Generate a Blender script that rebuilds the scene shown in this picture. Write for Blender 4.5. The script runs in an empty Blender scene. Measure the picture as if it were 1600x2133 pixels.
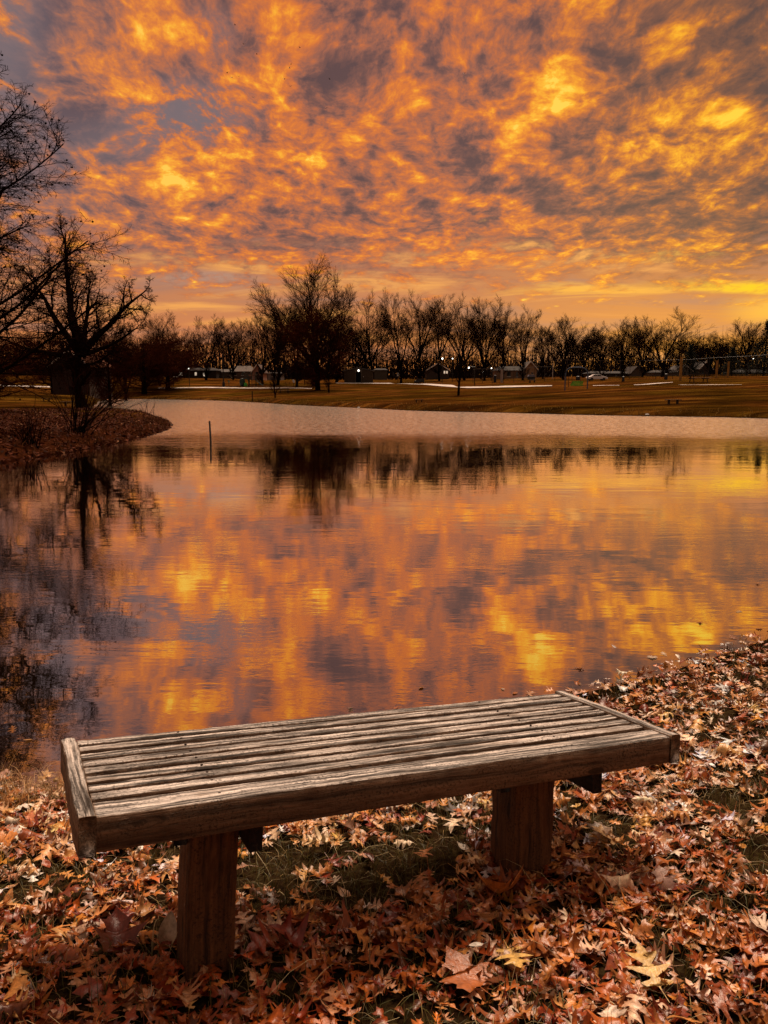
import bpy, math, random
import numpy as np
from mathutils import Vector, Matrix
scene = bpy.context.scene
col = scene.collection
R = math.radians
# ---------------------------------------------------------------- camera
EYE = 1.75                      # metres above the pond surface (z = 0)
F = 1640.0                      # focal length in photo pixels (photo 1600 x 2133)
TH = math.atan((1066.5 - 808.0) / F)
cd = bpy.data.cameras.new("camera"); cam = bpy.data.objects.new("camera", cd); col.objects.link(cam)
cam.location = (0, 0, EYE); cam.rotation_euler = (math.pi / 2 - TH, 0, 0)
cd.sensor_fit = 'VERTICAL'; cd.sensor_height = 24.0; cd.lens = 24.0 * F / 2133.0
cd.clip_start = 0.05; cd.clip_end = 8000
scene.camera = cam
scene.view_settings.view_transform = 'Standard'; scene.view_settings.look = 'None'
scene.view_settings.exposure = 0.0; scene.view_settings.gamma = 1.0
scene.render.film_transparent = False
scene.cycles.max_bounces = 6; scene.cycles.diffuse_bounces = 2; scene.cycles.glossy_bounces = 3
scene.cycles.transparent_max_bounces = 12; scene.cycles.caustics_reflective = False; scene.cycles.caustics_refractive = False
scene.cycles.sample_clamp_indirect = 3.0

def uw(px, py):                 # direction through a photo pixel as (x/y, z/y)
    a = (px - 800) / F; b = (1066.5 - py) / F
    y = math.cos(TH) + b * math.sin(TH); z = b * math.cos(TH) - math.sin(TH)
    return a / y, z / y
def srgb(r, g, b):
    f = lambda c: (c / 255 / 12.92) if c / 255 <= .04045 else ((c / 255 + .055) / 1.055) ** 2.4
    return (f(r), f(g), f(b), 1)

# ---------------------------------------------------------------- node helpers
class N:
    def __init__(s, tree): s.t = tree; s.k = 0
    def new(s, typ, **kw):
        n = s.t.nodes.new(typ); s.k += 1; n.location = (s.k % 12 * 180, -(s.k // 12) * 200)
        for k, v in kw.items(): setattr(n, k, v)
        return n
    def put(s, sock, v):
        if isinstance(v, bpy.types.NodeSocket): s.t.links.new(v, sock)
        elif v is not None: sock.default_value = v
    def m(s, op, a, b=None, c=None, clamp=False):
        n = s.new('ShaderNodeMath', operation=op); n.use_clamp = clamp
        for i, v in enumerate((a, b, c)): s.put(n.inputs[i], v)
        return n.outputs[0]
    def v(s, op, a, b=None, c=None):
        n = s.new('ShaderNodeVectorMath', operation=op)
        s.put(n.inputs[0], a); s.put(n.inputs[1], b)
        if c is not None: s.put(n.inputs[3] if op == 'SCALE' else n.inputs[2], c)
        return n.outputs[1] if op in ('LENGTH', 'DOT_PRODUCT', 'DISTANCE') else n.outputs[0]
    def xyz(s, a, b, c):
        n = s.new('ShaderNodeCombineXYZ')
        for i, v in enumerate((a, b, c)): s.put(n.inputs[i], v)
        return n.outputs[0]
    def sep(s, a):
        n = s.new('ShaderNodeSeparateXYZ'); s.put(n.inputs[0], a); return n.outputs
    def noise(s, vec, scale, detail=4, rough=.5, dist=0, dim='3D', col_=False):
        n = s.new('ShaderNodeTexNoise', noise_dimensions=dim)
        s.put(n.inputs['Vector'], vec); s.put(n.inputs['Scale'], scale); s.put(n.inputs['Detail'], detail)
        s.put(n.inputs['Roughness'], rough); s.put(n.inputs['Distortion'], dist)
        return n.outputs[1] if col_ else n.outputs[0]
    def rng(s, v, a, b, c=0., d=1., smooth=True):
        n = s.new('ShaderNodeMapRange'); n.interpolation_type = 'SMOOTHSTEP' if smooth else 'LINEAR'
        for i, q in enumerate((v, a, b, c, d)): s.put(n.inputs[i], q)
        return n.outputs[0]
    def ramp(s, v, stops, interp='LINEAR'):
        n = s.new('ShaderNodeValToRGB'); e = n.color_ramp.elements; n.color_ramp.interpolation = interp
        while len(e) < len(stops): e.new(.5)
        for q, (p, c) in zip(e, stops): q.position = p; q.color = c if len(c) == 4 else (*c, 1)
        s.put(n.inputs[0], v); return n.outputs[0]
    def mix(s, f, a, b, mode='MIX'):
        n = s.new('ShaderNodeMix', data_type='RGBA', blend_type=mode)
        s.put(n.inputs[0], f); s.put(n.inputs[6], a); s.put(n.inputs[7], b); return n.outputs[2]

# ---------------------------------------------------------------- world: sunrise sky with lit cloud deck
SUN_EL, SUN_AZ = 60.0, 18.0     # the bright part of the cloud deck that lights the scene, ahead and a little right
world = bpy.data.worlds.new("World"); scene.world = world; world.use_nodes = True
wt = world.node_tree; wt.nodes.clear(); w = N(wt)
D = w.new('ShaderNodeTexCoord').outputs['Generated']
dx, dy, dz = w.sep(D)
yy = w.m('MAXIMUM', dy, .12)
U = w.m('DIVIDE', dx, yy); W = w.m('DIVIDE', dz, yy)
UW = w.xyz(U, W, 0)
zz = w.m('MAXIMUM', dz, -.02)
CX = w.m('DIVIDE', U, w.m('ADD', w.m('MAXIMUM', W, -.02), .32))
CY = w.m('DIVIDE', -.43, w.m('ADD', w.m('MAXIMUM', W, -.02), .116))
C = w.xyz(CX, CY, 0)
warp = w.v('SCALE', w.v('SUBTRACT', w.noise(C, 3.2, 3, .5, 0, '2D', True), (.5, .5, .5)), None, .10)
warp = w.v('ADD', warp, w.v('SCALE', w.v('SUBTRACT', w.noise(C, 11., 3, .55, 0, '2D', True), (.5, .5, .5)), None, .022))
C2 = w.v('ADD', C, warp)
n1 = w.noise(C2, 3.4, 3, .5, 0, '2D')
n2 = w.noise(C2, 10.5, 9, .62, .0, '2D')
n3 = w.noise(w.v('ADD', C2, (7.3, 2.1, 0)), 30., 5, .62, .0, '2D')
rd = w.m('ABSOLUTE', w.m('SUBTRACT', w.noise(w.v('ADD', C2, (3.3, 9.1, 0)), 6.4, 5, .6, .0, '2D'), .5))
# big bright and dark cloud masses of this particular sky: (px, py, sx, sy, amount)
BL = [(240,110,60,70,.26),(315,30,60,60,.22),(510,160,60,70,.20),(585,180,60,70,.22),(250,215,50,60,.15),(345,360,90,60,.22),
      (355,425,40,50,.15),(560,330,120,70,.10),(880,200,60,90,.20),(800,150,70,50,.16),(1125,185,75,70,.30),(1060,285,80,50,.26),
      (1415,105,80,60,.30),(1300,335,110,45,.20),(1440,235,150,50,.20),(1540,290,90,45,.22),(700,340,120,60,.12),
      (790,425,70,50,.16),(1090,485,80,40,.12),(470,330,90,60,.10),(580,20,60,60,.16),(1240,215,90,60,.14),(180,420,60,50,.06),
      (1010,30,120,60,.06),(1250,545,150,25,.10),
      (45,60,130,200,-.10),(370,235,110,60,.10),(270,290,160,40,-.10),(560,95,70,45,-.24),(655,190,60,55,-.26),(870,85,150,75,-.24),
      (720,60,80,60,-.10),(1290,110,80,80,-.26),(1470,170,150,40,-.24),(1545,30,120,70,-.12),(1450,20,70,60,-.08),
      (950,340,130,60,-.08),(735,430,80,35,-.14),(600,445,90,40,-.10),(835,245,50,50,-.10),(60,330,120,120,-.12),(200,210,60,60,-.14),
      (130,130,60,60,-.05),(1180,420,200,50,-.10),(1480,420,200,60,-.10),(480,50,60,60,-.12)]
ctl = None
for (px, py, sx, sy, a) in BL:
    u0, w0 = uw(px, py); kx = F / sx / 1.5; ky = F / sy / 1.5
    l = w.v('LENGTH', w.v('MULTIPLY_ADD', UW, (kx, ky, 0), (-u0 * kx, -w0 * ky, 0)))
    g = w.rng(l, 0., 1.35, a * .85, 0.)
    ctl = g if ctl is None else w.m('ADD', ctl, g)
# noise value
t = w.m('MULTIPLY_ADD', w.m('SUBTRACT', n1, .5), .5, .385)
t = w.m('MULTIPLY_ADD', rd, -1.0, w.m('ADD', t, .09))
t = w.m('MULTIPLY_ADD', w.m('SUBTRACT', n2, .5), 1.6, t)
t = w.m('MULTIPLY_ADD', w.m('SUBTRACT', n3, .5), .85, t)
t = w.m('ADD', t, ctl)
cloud = w.ramp(t, [(0., srgb(96, 70, 70)), (.18, srgb(122, 82, 74)), (.32, srgb(156, 96, 76)), (.47, srgb(190, 106, 66)), (.62, srgb(220, 120, 52)),
                   (.76, srgb(242, 146, 46)), (.92, srgb(255, 184, 50)), (1., srgb(255, 210, 84))])
# left part is pinker, right part is more golden
pink = w.ramp(t, [(0., srgb(102, 84, 90)), (.22, srgb(132, 98, 94)), (.40, srgb(168, 110, 88)), (.6, srgb(208, 124, 72)), (.78, srgb(242, 148, 58)), (1., srgb(255, 184, 64))])
cloud = w.mix(w.rng(U, -.10, -.52), cloud, pink)
gold = w.ramp(t, [(0., srgb(94, 70, 64)), (.3, srgb(136, 88, 64)), (.48, srgb(180, 106, 54)), (.64, srgb(222, 136, 40)), (.8, srgb(250, 172, 34)), (1., srgb(255, 210, 60))])
cloud = w.mix(w.rng(U, .08, .42), cloud, gold)
# calmer layer near the horizon with thin lit streaks
S = w.xyz(w.m('MULTIPLY', U, 1.6), w.m('MULTIPLY', W, 17.), 0)
sn = w.noise(S, 2.1, 6, .55, .6, '2D')
hz = w.ramp(w.rng(W, 0., .17, 0., 1., False), [(0., srgb(226, 128, 66)), (.3, srgb(216, 128, 74)), (.6, srgb(200, 128, 84)), (1., srgb(182, 114, 82))])
hzr = w.ramp(w.rng(W, 0., .17, 0., 1., False), [(0., srgb(238, 154, 54)), (.4, srgb(220, 142, 62)), (.7, srgb(202, 128, 68)), (1., srgb(180, 112, 70))])
hz = w.mix(w.rng(U, -.05, .40), hz, hzr)
hz = w.mix(w.rng(sn, .50, .74, 0., .75), hz, srgb(255, 176, 84))
hz = w.mix(w.rng(sn, .50, .28, 0., .55), hz, srgb(160, 120, 106))
def streak(c, px, py, sx, sy, colr, amt):
    u0, w0 = uw(px, py)
    wob = w.m('MULTIPLY_ADD', w.m('SUBTRACT', sn, .5), .035, W)
    l = w.v('LENGTH', w.v('MULTIPLY_ADD', w.xyz(U, wob, 0), (F / sx, F / sy, 0), (-u0 * F / sx, -w0 * F / sy, 0)))
    return w.mix(w.rng(l, 1.2, .1, 0., amt), c, colr)
hz = streak(hz, 1600, 597, 260, 17, srgb(255, 204, 10), 1.)
hz = streak(hz, 1250, 606, 230, 10, srgb(255, 186, 60), .8)
hz = streak(hz, 1420, 525, 210, 14, srgb(255, 190, 60), .7)
hz = streak(hz, 1620, 650, 120, 40, srgb(255, 190, 60), .8)
hz = streak(hz, 420, 580, 160, 26, srgb(176, 150, 136), .6)
edge = w.m('MULTIPLY_ADD', w.m('SUBTRACT', n2, .5), .22, W)
skyc = w.mix(w.rng(edge, .105, .175), hz, cloud)
# blue grey gaps to the upper left
def gap(c, px, py, sx, sy, amt):
    u0, w0 = uw(px, py)
    l = w.v('LENGTH', w.v('MULTIPLY_ADD', UW, (F / sx, F / sy, 0), (-u0 * F / sx, -w0 * F / sy, 0)))
    f = w.m('MULTIPLY', w.rng(l, 1.3, .2, 0., amt), w.rng(t, .62, .3))
    return w.mix(f, c, srgb(124, 108, 112))
for g in ((390, 240, 150, 80, .9), (-20, 60, 120, 200, .8), (250, 300, 160, 60, .5), (10, 330, 120, 160, .5), (440, 70, 60, 60, .4)): skyc = gap(skyc, *g)
# overhead and behind the camera: paler lavender grey cloud
over = w.ramp(t, [(.1, (.14, .10, .09, 1)), (.5, (.31, .20, .14, 1)), (.9, (.56, .36, .22, 1))])
oh = w.m('MAXIMUM', w.rng(dz, .50, .72), w.rng(dy, .35, -.1))
skyc = w.mix(oh, skyc, over)
nish = w.new('ShaderNodeTexSky', sky_type='NISHITA'); nish.sun_disc = False; nish.sun_elevation = R(4); nish.sun_rotation = R(SUN_AZ)
skyc = w.mix(1., skyc, w.v('SCALE', nish.outputs[0], None, .004), 'ADD')
bg = w.new('ShaderNodeBackground'); w.put(bg.inputs[0], skyc); bg.inputs[1].default_value = 1.0
wo = w.new('ShaderNodeOutputWorld'); wt.links.new(bg.outputs[0], wo.inputs[0])
world.cycles.sampling_method = 'MANUAL'; world.cycles.sample_map_resolution = 512

# soft light of the glowing clouds ahead
sd_ = bpy.data.lights.new("sun", 'SUN'); sun = bpy.data.objects.new("sun", sd_); col.objects.link(sun)
sd_.energy = 5.0; sd_.angle = R(24); sd_.color = (1.0, .77, .57)
sun.rotation_euler = Vector((-math.sin(R(SUN_AZ)) * math.cos(R(SUN_EL)), -math.cos(R(SUN_AZ)) * math.cos(R(SUN_EL)), -math.sin(R(SUN_EL)))).to_track_quat('-Z', 'Y').to_euler()

# ================================================================ mesh helpers
def mesh_np(name, verts, faces, colors=None, smooth=False):
    """faces: list of int arrays, each (n, k)"""
    me = bpy.data.meshes.new(name)
    verts = np.asarray(verts, dtype=np.float32).reshape(-1, 3)
    faces = [np.asarray(f, dtype=np.int32) for f in faces if len(f)]
    me.vertices.add(len(verts)); me.vertices.foreach_set('co', verts.ravel())
    tot = sum(f.size for f in faces); nf = sum(len(f) for f in faces)
    me.loops.add(tot); me.polygons.add(nf)
    me.loops.foreach_set('vertex_index', np.concatenate([f.ravel() for f in faces]))
    ln = np.concatenate([np.full(len(f), f.shape[1], dtype=np.int32) for f in faces])
    me.polygons.foreach_set('loop_start', (np.cumsum(ln) - ln).astype(np.int32))
    me.update(calc_edges=True)
    if smooth: me.polygons.foreach_set('use_smooth', np.ones(nf, dtype=bool))
    if colors is not None:
        at = me.color_attributes.new('Col', 'FLOAT_COLOR', 'POINT')
        c = np.ones((len(verts), 4), dtype=np.float32); c[:, :3] = colors
        at.data.foreach_set('color', c.ravel())
    return me
def link(name, me, mat=None, parent=None, loc=None):
    o = bpy.data.objects.new(name, me); col.objects.link(o)
    if mat is not None: me.materials.append(mat)
    if parent is not None: o.parent = parent
    if loc is not None: o.location = loc
    return o
def tag(o, label=None, cat=None, group=None, kind=None):
    for k, v in (('label', label), ('category', cat), ('group', group), ('kind', kind)):
        if v: o[k] = v
    return o
def empty(name, loc, label, cat, group=None, rz=0):
    o = bpy.data.objects.new(name, None); col.objects.link(o); o.location = loc; o.rotation_euler = (0, 0, rz)
    o.empty_display_size = .2
    return tag(o, label, cat, group)
class MB:
    def __init__(s): s.v = []; s.f = []
    def add(s, vs, fs):
        b = len(s.v); s.v += [tuple(v) for v in vs]; s.f += [tuple(i + b for i in f) for f in fs]; return s
    def box(s, x0, x1, y0, y1, z0, z1):
        return s.add([(x0,y0,z0),(x1,y0,z0),(x1,y1,z0),(x0,y1,z0),(x0,y0,z1),(x1,y0,z1),(x1,y1,z1),(x0,y1,z1)],
                     [(0,3,2,1),(4,5,6,7),(0,1,5,4),(1,2,6,5),(2,3,7,6),(3,0,4,7)])
    def tube(s, pts, r, n=6, cap=True):
        pts = [Vector(p) for p in pts]; rs = r if isinstance(r, (list, tuple)) else [r] * len(pts)
        b = len(s.v)
        for i, p in enumerate(pts):
            t = (pts[min(i + 1, len(pts) - 1)] - pts[max(i - 1, 0)]).normalized()
            a = t.cross(Vector((.31, .2, 1)) if abs(t.z) < .9 else Vector((1, .1, 0))).normalized(); c = t.cross(a)
            for k in range(n):
                an = 2 * math.pi * k / n; q = p + (a * math.cos(an) + c * math.sin(an)) * rs[i]; s.v.append(tuple(q))
        for i in range(len(pts) - 1):
            for k in range(n):
                s.f.append((b + i*n + k, b + i*n + (k+1) % n, b + (i+1)*n + (k+1) % n, b + (i+1)*n + k))
        if cap:
            s.f.append(tuple(b + k for k in range(n))[::-1]); s.f.append(tuple(b + (len(pts)-1)*n + k for k in range(n)))
        return s
    def prism(s, poly, y0, y1):        # polygon in x-z, extruded along y
        n = len(poly); b = [(x, y0, z) for x, z in poly] + [(x, y1, z) for x, z in poly]
        return s.add(b, [tuple(range(n)), tuple(range(2*n-1, n-1, -1))] + [(i, i + n, (i+1) % n + n, (i+1) % n) for i in range(n)])
    def ball(s, c, r, n=8, m=6, sz=1):
        b = len(s.v)
        for i in range(m + 1):
            ph = math.pi * i / m
            for k in range(n):
                a = 2*math.pi*k/n; s.v.append((c[0]+r*math.sin(ph)*math.cos(a), c[1]+r*math.sin(ph)*math.sin(a), c[2]+sz*r*math.cos(ph)))
        for i in range(m):
            for k in range(n): s.f.append((b+i*n+k, b+(i+1)*n+k, b+(i+1)*n+(k+1) % n, b+i*n+(k+1) % n))
        return s
    def build(s, name, mat, parent=None, smooth=False, bevel=0):
        me = bpy.data.meshes.new(name); me.from_pydata(s.v, [], s.f); me.update()
        bm = None
        if smooth: me.polygons.foreach_set('use_smooth', np.ones(len(me.polygons), dtype=bool))
        o = link(name, me, mat, parent)
        if bevel:
            md = o.modifiers.new('bevel', 'BEVEL'); md.width = bevel; md.segments = 2
        return o
# ================================================================ materials
MATS = {}
def mat(name, base=(.5, .5, .5), rough=.7, spec=.3, metal=0, noise=None, bump=None, emit=None, var=.3, coords='Object'):
    """plain principled surface with procedural colour variation"""
    if name in MATS: return MATS[name]
    m_ = bpy.data.materials.new(name); m_.use_nodes = True; m_.node_tree.nodes.clear(); n = N(m_.node_tree); MATS[name] = m_
    p = n.new('ShaderNodeBsdfPrincipled'); out = n.new('ShaderNodeOutputMaterial'); n.t.links.new(p.outputs[0], out.inputs[0])
    tc = n.new('ShaderNodeTexCoord').outputs[coords]
    sc = noise or 3.
    nz = n.noise(tc, sc, 6, .6)
    n.put(p.inputs['Base Color'], n.mix(n.rng(nz, .3, .7), tuple(c * (1 - var) for c in base) + (1,), tuple(min(1, c * (1 + var)) for c in base) + (1,)))
    p.inputs['Roughness'].default_value = rough; p.inputs['Specular IOR Level'].default_value = spec; p.inputs['Metallic'].default_value = metal
    if emit: p.inputs['Emission Color'].default_value = (*emit[:3], 1); p.inputs['Emission Strength'].default_value = emit[3]
    if bump:
        b = n.new('ShaderNodeBump'); b.inputs['Strength'].default_value = bump; b.inputs['Distance'].default_value = .02
        n.put(b.inputs['Height'], n.noise(tc, sc * 6, 5, .6)); n.t.links.new(b.outputs[0], p.inputs['Normal'])
    return m_
def attr_mat(name, rough=.6, spec=.4, transl=.0, nscale=60., bump=.3, sat=1.):
    m_ = bpy.data.materials.new(name); m_.use_nodes = True; m_.node_tree.nodes.clear(); n = N(m_.node_tree); MATS[name] = m_
    a = n.new('ShaderNodeAttribute'); a.attribute_name = 'Col'
    tc = n.new('ShaderNodeTexCoord').outputs['Object']
    nz = n.noise(tc, nscale, 4, .6)
    c = n.mix(1., a.outputs[0], n.ramp(nz, [(.25, (.55, .5, .48)), (.6, (1.12, 1.1, 1.08))]), 'MULTIPLY')
    p = n.new('ShaderNodeBsdfPrincipled'); n.put(p.inputs['Base Color'], c)
    p.inputs['Roughness'].default_value = rough; p.inputs['Specular IOR Level'].default_value = spec
    if bump:
        b = n.new('ShaderNodeBump'); b.inputs['Strength'].default_value = bump; b.inputs['Distance'].default_value = .004
        n.put(b.inputs['Height'], nz); n.t.links.new(b.outputs[0], p.inputs['Normal'])
    out = n.new('ShaderNodeOutputMaterial')
    if transl:
        tr = n.new('ShaderNodeBsdfTranslucent'); n.put(tr.inputs[0], c); mx = n.new('ShaderNodeMixShader'); mx.inputs[0].default_value = transl
        n.t.links.new(p.outputs[0], mx.inputs[1]); n.t.links.new(tr.outputs[0], mx.inputs[2]); n.t.links.new(mx.outputs[0], out.inputs[0])
    else: n.t.links.new(p.outputs[0], out.inputs[0])
    return m_

# ================================================================ terrain
def ground_px(px, py, z=0.):      # where the ray through a photo pixel meets height z
    u, w_ = uw(px, py); d = (z - EYE) / w_; return (u * d, d)
near_px = [(-420,1560),(-250,1610),(-100,1636),(0,1642),(130,1648),(300,1640),(500,1618),(700,1588),(860,1555),(1000,1518),(1100,1482),(1180,1452),(1250,1436),(1330,1418),(1400,1398),(1460,1378),(1530,1356),(1600,1332),(1680,1290),(1760,1235),(1840,1165)]
far_px = [(2100,905),(1900,888),(1750,878),(1600,872),(1500,869),(1400,867.5),(1300,866),(1200,864),(1100,861),(1000,858.5),(930,857.5),(850,855),(780,851.5),(720,848.5),(660,846),(600,843),(540,838.5),(480,835.5),(420,833.5),(330,831.8),(270,831),(225,831)]
pen_px = [(205,836),(196,843),(178,851),(200,855),(230,858.5),(265,861),(300,864.5),(332,870),(352,878),(358,886),(352,894),(335,901),(300,911),(260,921),(215,930),(165,939),(110,948),(60,956),(0,965),(-80,980),(-200,1000),(-400,1040)]
P_near = [ground_px(*p) for p in near_px]; P_far = [ground_px(*p) for p in far_px]; P_pen = [ground_px(*p) for p in pen_px]
xr, yr = P_near[-1]
poly = [(-14., 6.5), (-7., 4.6)] + P_near[0:] + [(xr + 2, yr + 6), (xr + 8, yr + 16), (xr + 22, yr + 24)] + P_far + P_pen + [(-17, 13.5), (-20, 9.5)]
poly = np.array(poly)
def sdist(x, y):                  # distance to the shoreline, positive on land
    x = np.asarray(x, float); y = np.asarray(y, float)
    d2 = np.full(x.shape, 1e18); ins = np.zeros(x.shape, bool)
    n = len(poly)
    for i in range(n):
        ax, ay = poly[i]; bx, by = poly[(i + 1) % n]
        ex, ey = bx - ax, by - ay
        t = np.clip(((x - ax) * ex + (y - ay) * ey) / (ex * ex + ey * ey + 1e-12), 0, 1)
        d2 = np.minimum(d2, (x - ax - t * ex) ** 2 + (y - ay - t * ey) ** 2)
        c = ((ay > y) != (by > y)) & (x < ex * (y - ay) / (ey if abs(ey) > 1e-9 else 1e-9) + ax)
        ins ^= c
    d = np.sqrt(d2); return np.where(ins, -d, d)
def sstep(a, b, x): t = np.clip((x - a) / (b - a), 0, 1); return t * t * (3 - 2 * t)
_rg = np.random.default_rng(5)
_wv = [(_rg.uniform(0, 6.28), s, _rg.uniform(0, 6.28)) for s in (.09, .17, .31, .6, 1.3, 2.9, 5.5) for _ in (0, 1, 2)]
def wav(x, y):
    r = 0
    for a, s, p in _wv: r = r + np.sin((x * math.cos(a) + y * math.sin(a)) * s * 2 + p) / s * .02
    return r
def gh(x, y):
    x = np.asarray(x, float); y = np.asarray(y, float)
    sd = sdist(x, y); L = np.maximum(sd, 0)
    d = np.hypot(x, y)
    near = .138 * np.minimum(L, 1.6) + .05 * np.clip(L - 1.6, 0, 6)
    ratio = x / np.maximum(y, .1)
    left = sstep(-.20, -.36, ratio)
    west = sstep(-.08, -.26, ratio) * sstep(85, 110, d); left = left * (1 - sstep(85, 110, d))
    rise = .30 * sstep(0, 1.1, L) + ((.055 + .022 * west) * (1 - left) + .012 * left) * np.minimum(L, 40) + .024 * np.clip(L - 40, 0, 120)
    rise = rise + left * .045 * np.clip(d - 78, 0, 36)
    farm = sstep(9, 17, d)
    h = near * (1 - farm) + rise * farm
    h = h + wav(x, y) * np.where(d > 14, .22, .05) * np.clip(L, 0, 1)
    return np.where(sd > 0, h, np.where(d < 15, np.maximum(np.where(sd > -.5, sd * .12, -.06 + (sd + .5) * .35), -1.1), np.maximum(sd * .3, -1.1)))
def zg(x, y): return float(gh(np.array([x]), np.array([y]))[0])
_dm = np.concatenate([np.arange(1.0, 20, .05), np.arange(20, 320, .25)])
def hit(px, py, dmin=1.2):        # first ground point seen through a photo pixel
    u, w_ = uw(px, py); d = _dm[_dm > dmin]; e = EYE + w_ * d - gh(u * d, d)
    k = np.nonzero(e <= 0)[0]; k = k[0] if len(k) else len(d) - 1
    return u * d[k], float(d[k])
def at(px, d): return (px - 800) / F * d * math.cos(TH)
def ztop(px, py, d): return EYE + uw(px, py)[1] * d

# ground sheet: fan of rings round the photographer's feet, dense where the photo looks
rr = np.concatenate([np.geomspace(.35, 12, 150), np.geomspace(12.15, 330, 330), np.geomspace(345, 5000, 24)])
aa = np.radians(np.concatenate([np.linspace(-180, -48, 66, endpoint=False), np.linspace(-48, 48, 460, endpoint=False), np.linspace(48, 180, 66, endpoint=False)]))
RR, AA = np.meshgrid(rr, aa, indexing='ij')
GX = RR * np.sin(AA); GY = RR * np.cos(AA); GZ = gh(GX.ravel(), GY.ravel()).reshape(GX.shape)
GZ = np.where(RR > 300, np.minimum(GZ, 6.5), GZ)
na = len(aa); nr = len(rr)
idx = np.arange(nr * na).reshape(nr, na); nx = np.roll(idx, -1, axis=1)
gf = np.stack([idx[:-1], nx[:-1], nx[1:], idx[1:]], -1).reshape(-1, 4)[:, ::-1]
cen = nr * na
cf = np.stack([np.full(na, cen), nx[0], idx[0]], -1)[:, ::-1]
gv = np.concatenate([np.stack([GX, GY, GZ], -1).reshape(-1, 3), [[0, 0, zg(0, 0)]]])
m_ = bpy.data.materials.new('turf_and_soil'); m_.use_nodes = True; m_.node_tree.nodes.clear(); n = N(m_.node_tree)
pos = n.new('ShaderNodeNewGeometry').outputs['Position']; gx, gy, gz = n.sep(pos)
big = n.noise(pos, .08, 4, .6); mid = n.noise(pos, .9, 6, .65); fin = n.noise(pos, 28., 8, .7); mic = n.noise(pos, 160., 4, .6)
stre = n.noise(n.v('MULTIPLY', pos, (.10, .45, 0)), 1., 7, .7)
fld = n.ramp(stre, [(.32, (.018, .007, .002)), (.43, (.048, .017, .0035)), (.50, (.092, .032, .006)), (.57, (.155, .058, .010)), (.68, (.28, .12, .022))])
fld = n.mix(n.rng(big, .42, .6), fld, n.mix(1., fld, (.62, .80, .55, 1), 'MULTIPLY'))
fld = n.mix(1., fld, n.ramp(fin, [(.3, (.6, .6, .6)), (.65, (1.25, 1.2, 1.1))]), 'MULTIPLY')
nearc = n.ramp(fin, [(.3, (.005, .003, .002)), (.5, (.028, .015, .007)), (.62, (.045, .032, .012)), (.8, (.12, .055, .025))])
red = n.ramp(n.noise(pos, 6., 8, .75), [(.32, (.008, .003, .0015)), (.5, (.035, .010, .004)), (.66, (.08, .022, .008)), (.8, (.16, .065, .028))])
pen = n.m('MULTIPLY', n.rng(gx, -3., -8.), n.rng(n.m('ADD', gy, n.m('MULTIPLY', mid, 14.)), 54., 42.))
ds = n.v('LENGTH', n.v('MULTIPLY', pos, (1, 1, 0)))
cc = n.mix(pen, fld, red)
cc = n.mix(n.rng(ds, 14., 11.), cc, nearc)
wet = n.rng(gz, .10, .0)
cc = n.mix(wet, cc, n.mix(1., cc, (.35, .30, .28, 1), 'MULTIPLY'))
mud = n.ramp(n.noise(pos, 5., 6, .7), [(.3, (.05, .028, .014)), (.6, (.16, .09, .045)), (.8, (.26, .14, .07))])
cc = n.mix(n.rng(gz, -.004, -.02), cc, mud)
p = n.new('ShaderNodeBsdfPrincipled'); n.put(p.inputs['Base Color'], cc); p.inputs['Roughness'].default_value = 1.; p.inputs['Specular IOR Level'].default_value = .0
b = n.new('ShaderNodeBump'); b.inputs['Strength'].default_value = .9; n.put(b.inputs['Distance'], n.rng(ds, 10., 60., .02, .18))
n.put(b.inputs['Height'], n.m('ADD', n.m('MULTIPLY', mid, n.rng(ds, 10., 60., .2, 2.)), fin)); n.t.links.new(b.outputs[0], p.inputs['Normal'])
o_ = n.new('ShaderNodeOutputMaterial'); n.t.links.new(p.outputs[0], o_.inputs[0]); MATS['ground'] = m_
tag(link('ground', mesh_np('ground', gv, [gf, cf], smooth=True), m_), kind='structure')

# pond surface: one flat sheet a little larger than the pond, hidden by the banks
xs0, xs1, ys0, ys1 = poly[:, 0].min() - 3, poly[:, 0].max() + 3, poly[:, 1].min() - 1, poly[:, 1].max() + 3
wm = mesh_np('water', [(xs0, ys0, 0), (xs1, ys0, 0), (xs1, ys1, 0), (xs0, ys1, 0)], [np.array([[0, 1, 2, 3]])])
m_ = bpy.data.materials.new('pond_water'); m_.use_nodes = True; m_.node_tree.nodes.clear(); n = N(m_.node_tree)
pos = n.new('ShaderNodeNewGeometry').outputs['Position']; gx, gy, gz = n.sep(pos)
# calm swell, long crests across the view; fine wind ripples on the far third of the pond
s1 = n.noise(n.v('MULTIPLY', pos, (.55, 2.0, 1)), 1.15, 3, .5, .3)
s2 = n.noise(n.v('MULTIPLY', pos, (1.3, 2.8, 1)), 4.6, 3, .55, .4)
s3 = n.noise(n.v('MULTIPLY', pos, (1., 1.8, 1)), 13., 3, .6)
patch = n.noise(pos, .11, 3, .6, 0)
yb = n.m('ADD', gy, n.m('MULTIPLY', n.m('SUBTRACT', patch, .5), 9.))
yb = n.m('ADD', yb, n.m('MULTIPLY', gx, .02))
wind = n.rng(n.m('ADD', yb, n.m('MULTIPLY', n.m('SUBTRACT', n.noise(n.v('MULTIPLY', pos, (.5, 2., 1)), 1., 4, .7), .5), 8.)), 22., 34.)
lite = n.rng(n.noise(pos, .35, 3, .6, .4), .42, .66, .15, 1.)
hgt = n.m('MULTIPLY', s1, .0020)
hgt = n.m('MULTIPLY_ADD', s2, n.m('MULTIPLY', lite, .0010), hgt)
hgt = n.m('MULTIPLY_ADD', s3, n.m('MULTIPLY', lite, .0003), hgt)
rip = n.noise(n.v('MULTIPLY', pos, (1., 1.1, 1)), 4.2, 3, .62, .3)
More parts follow.
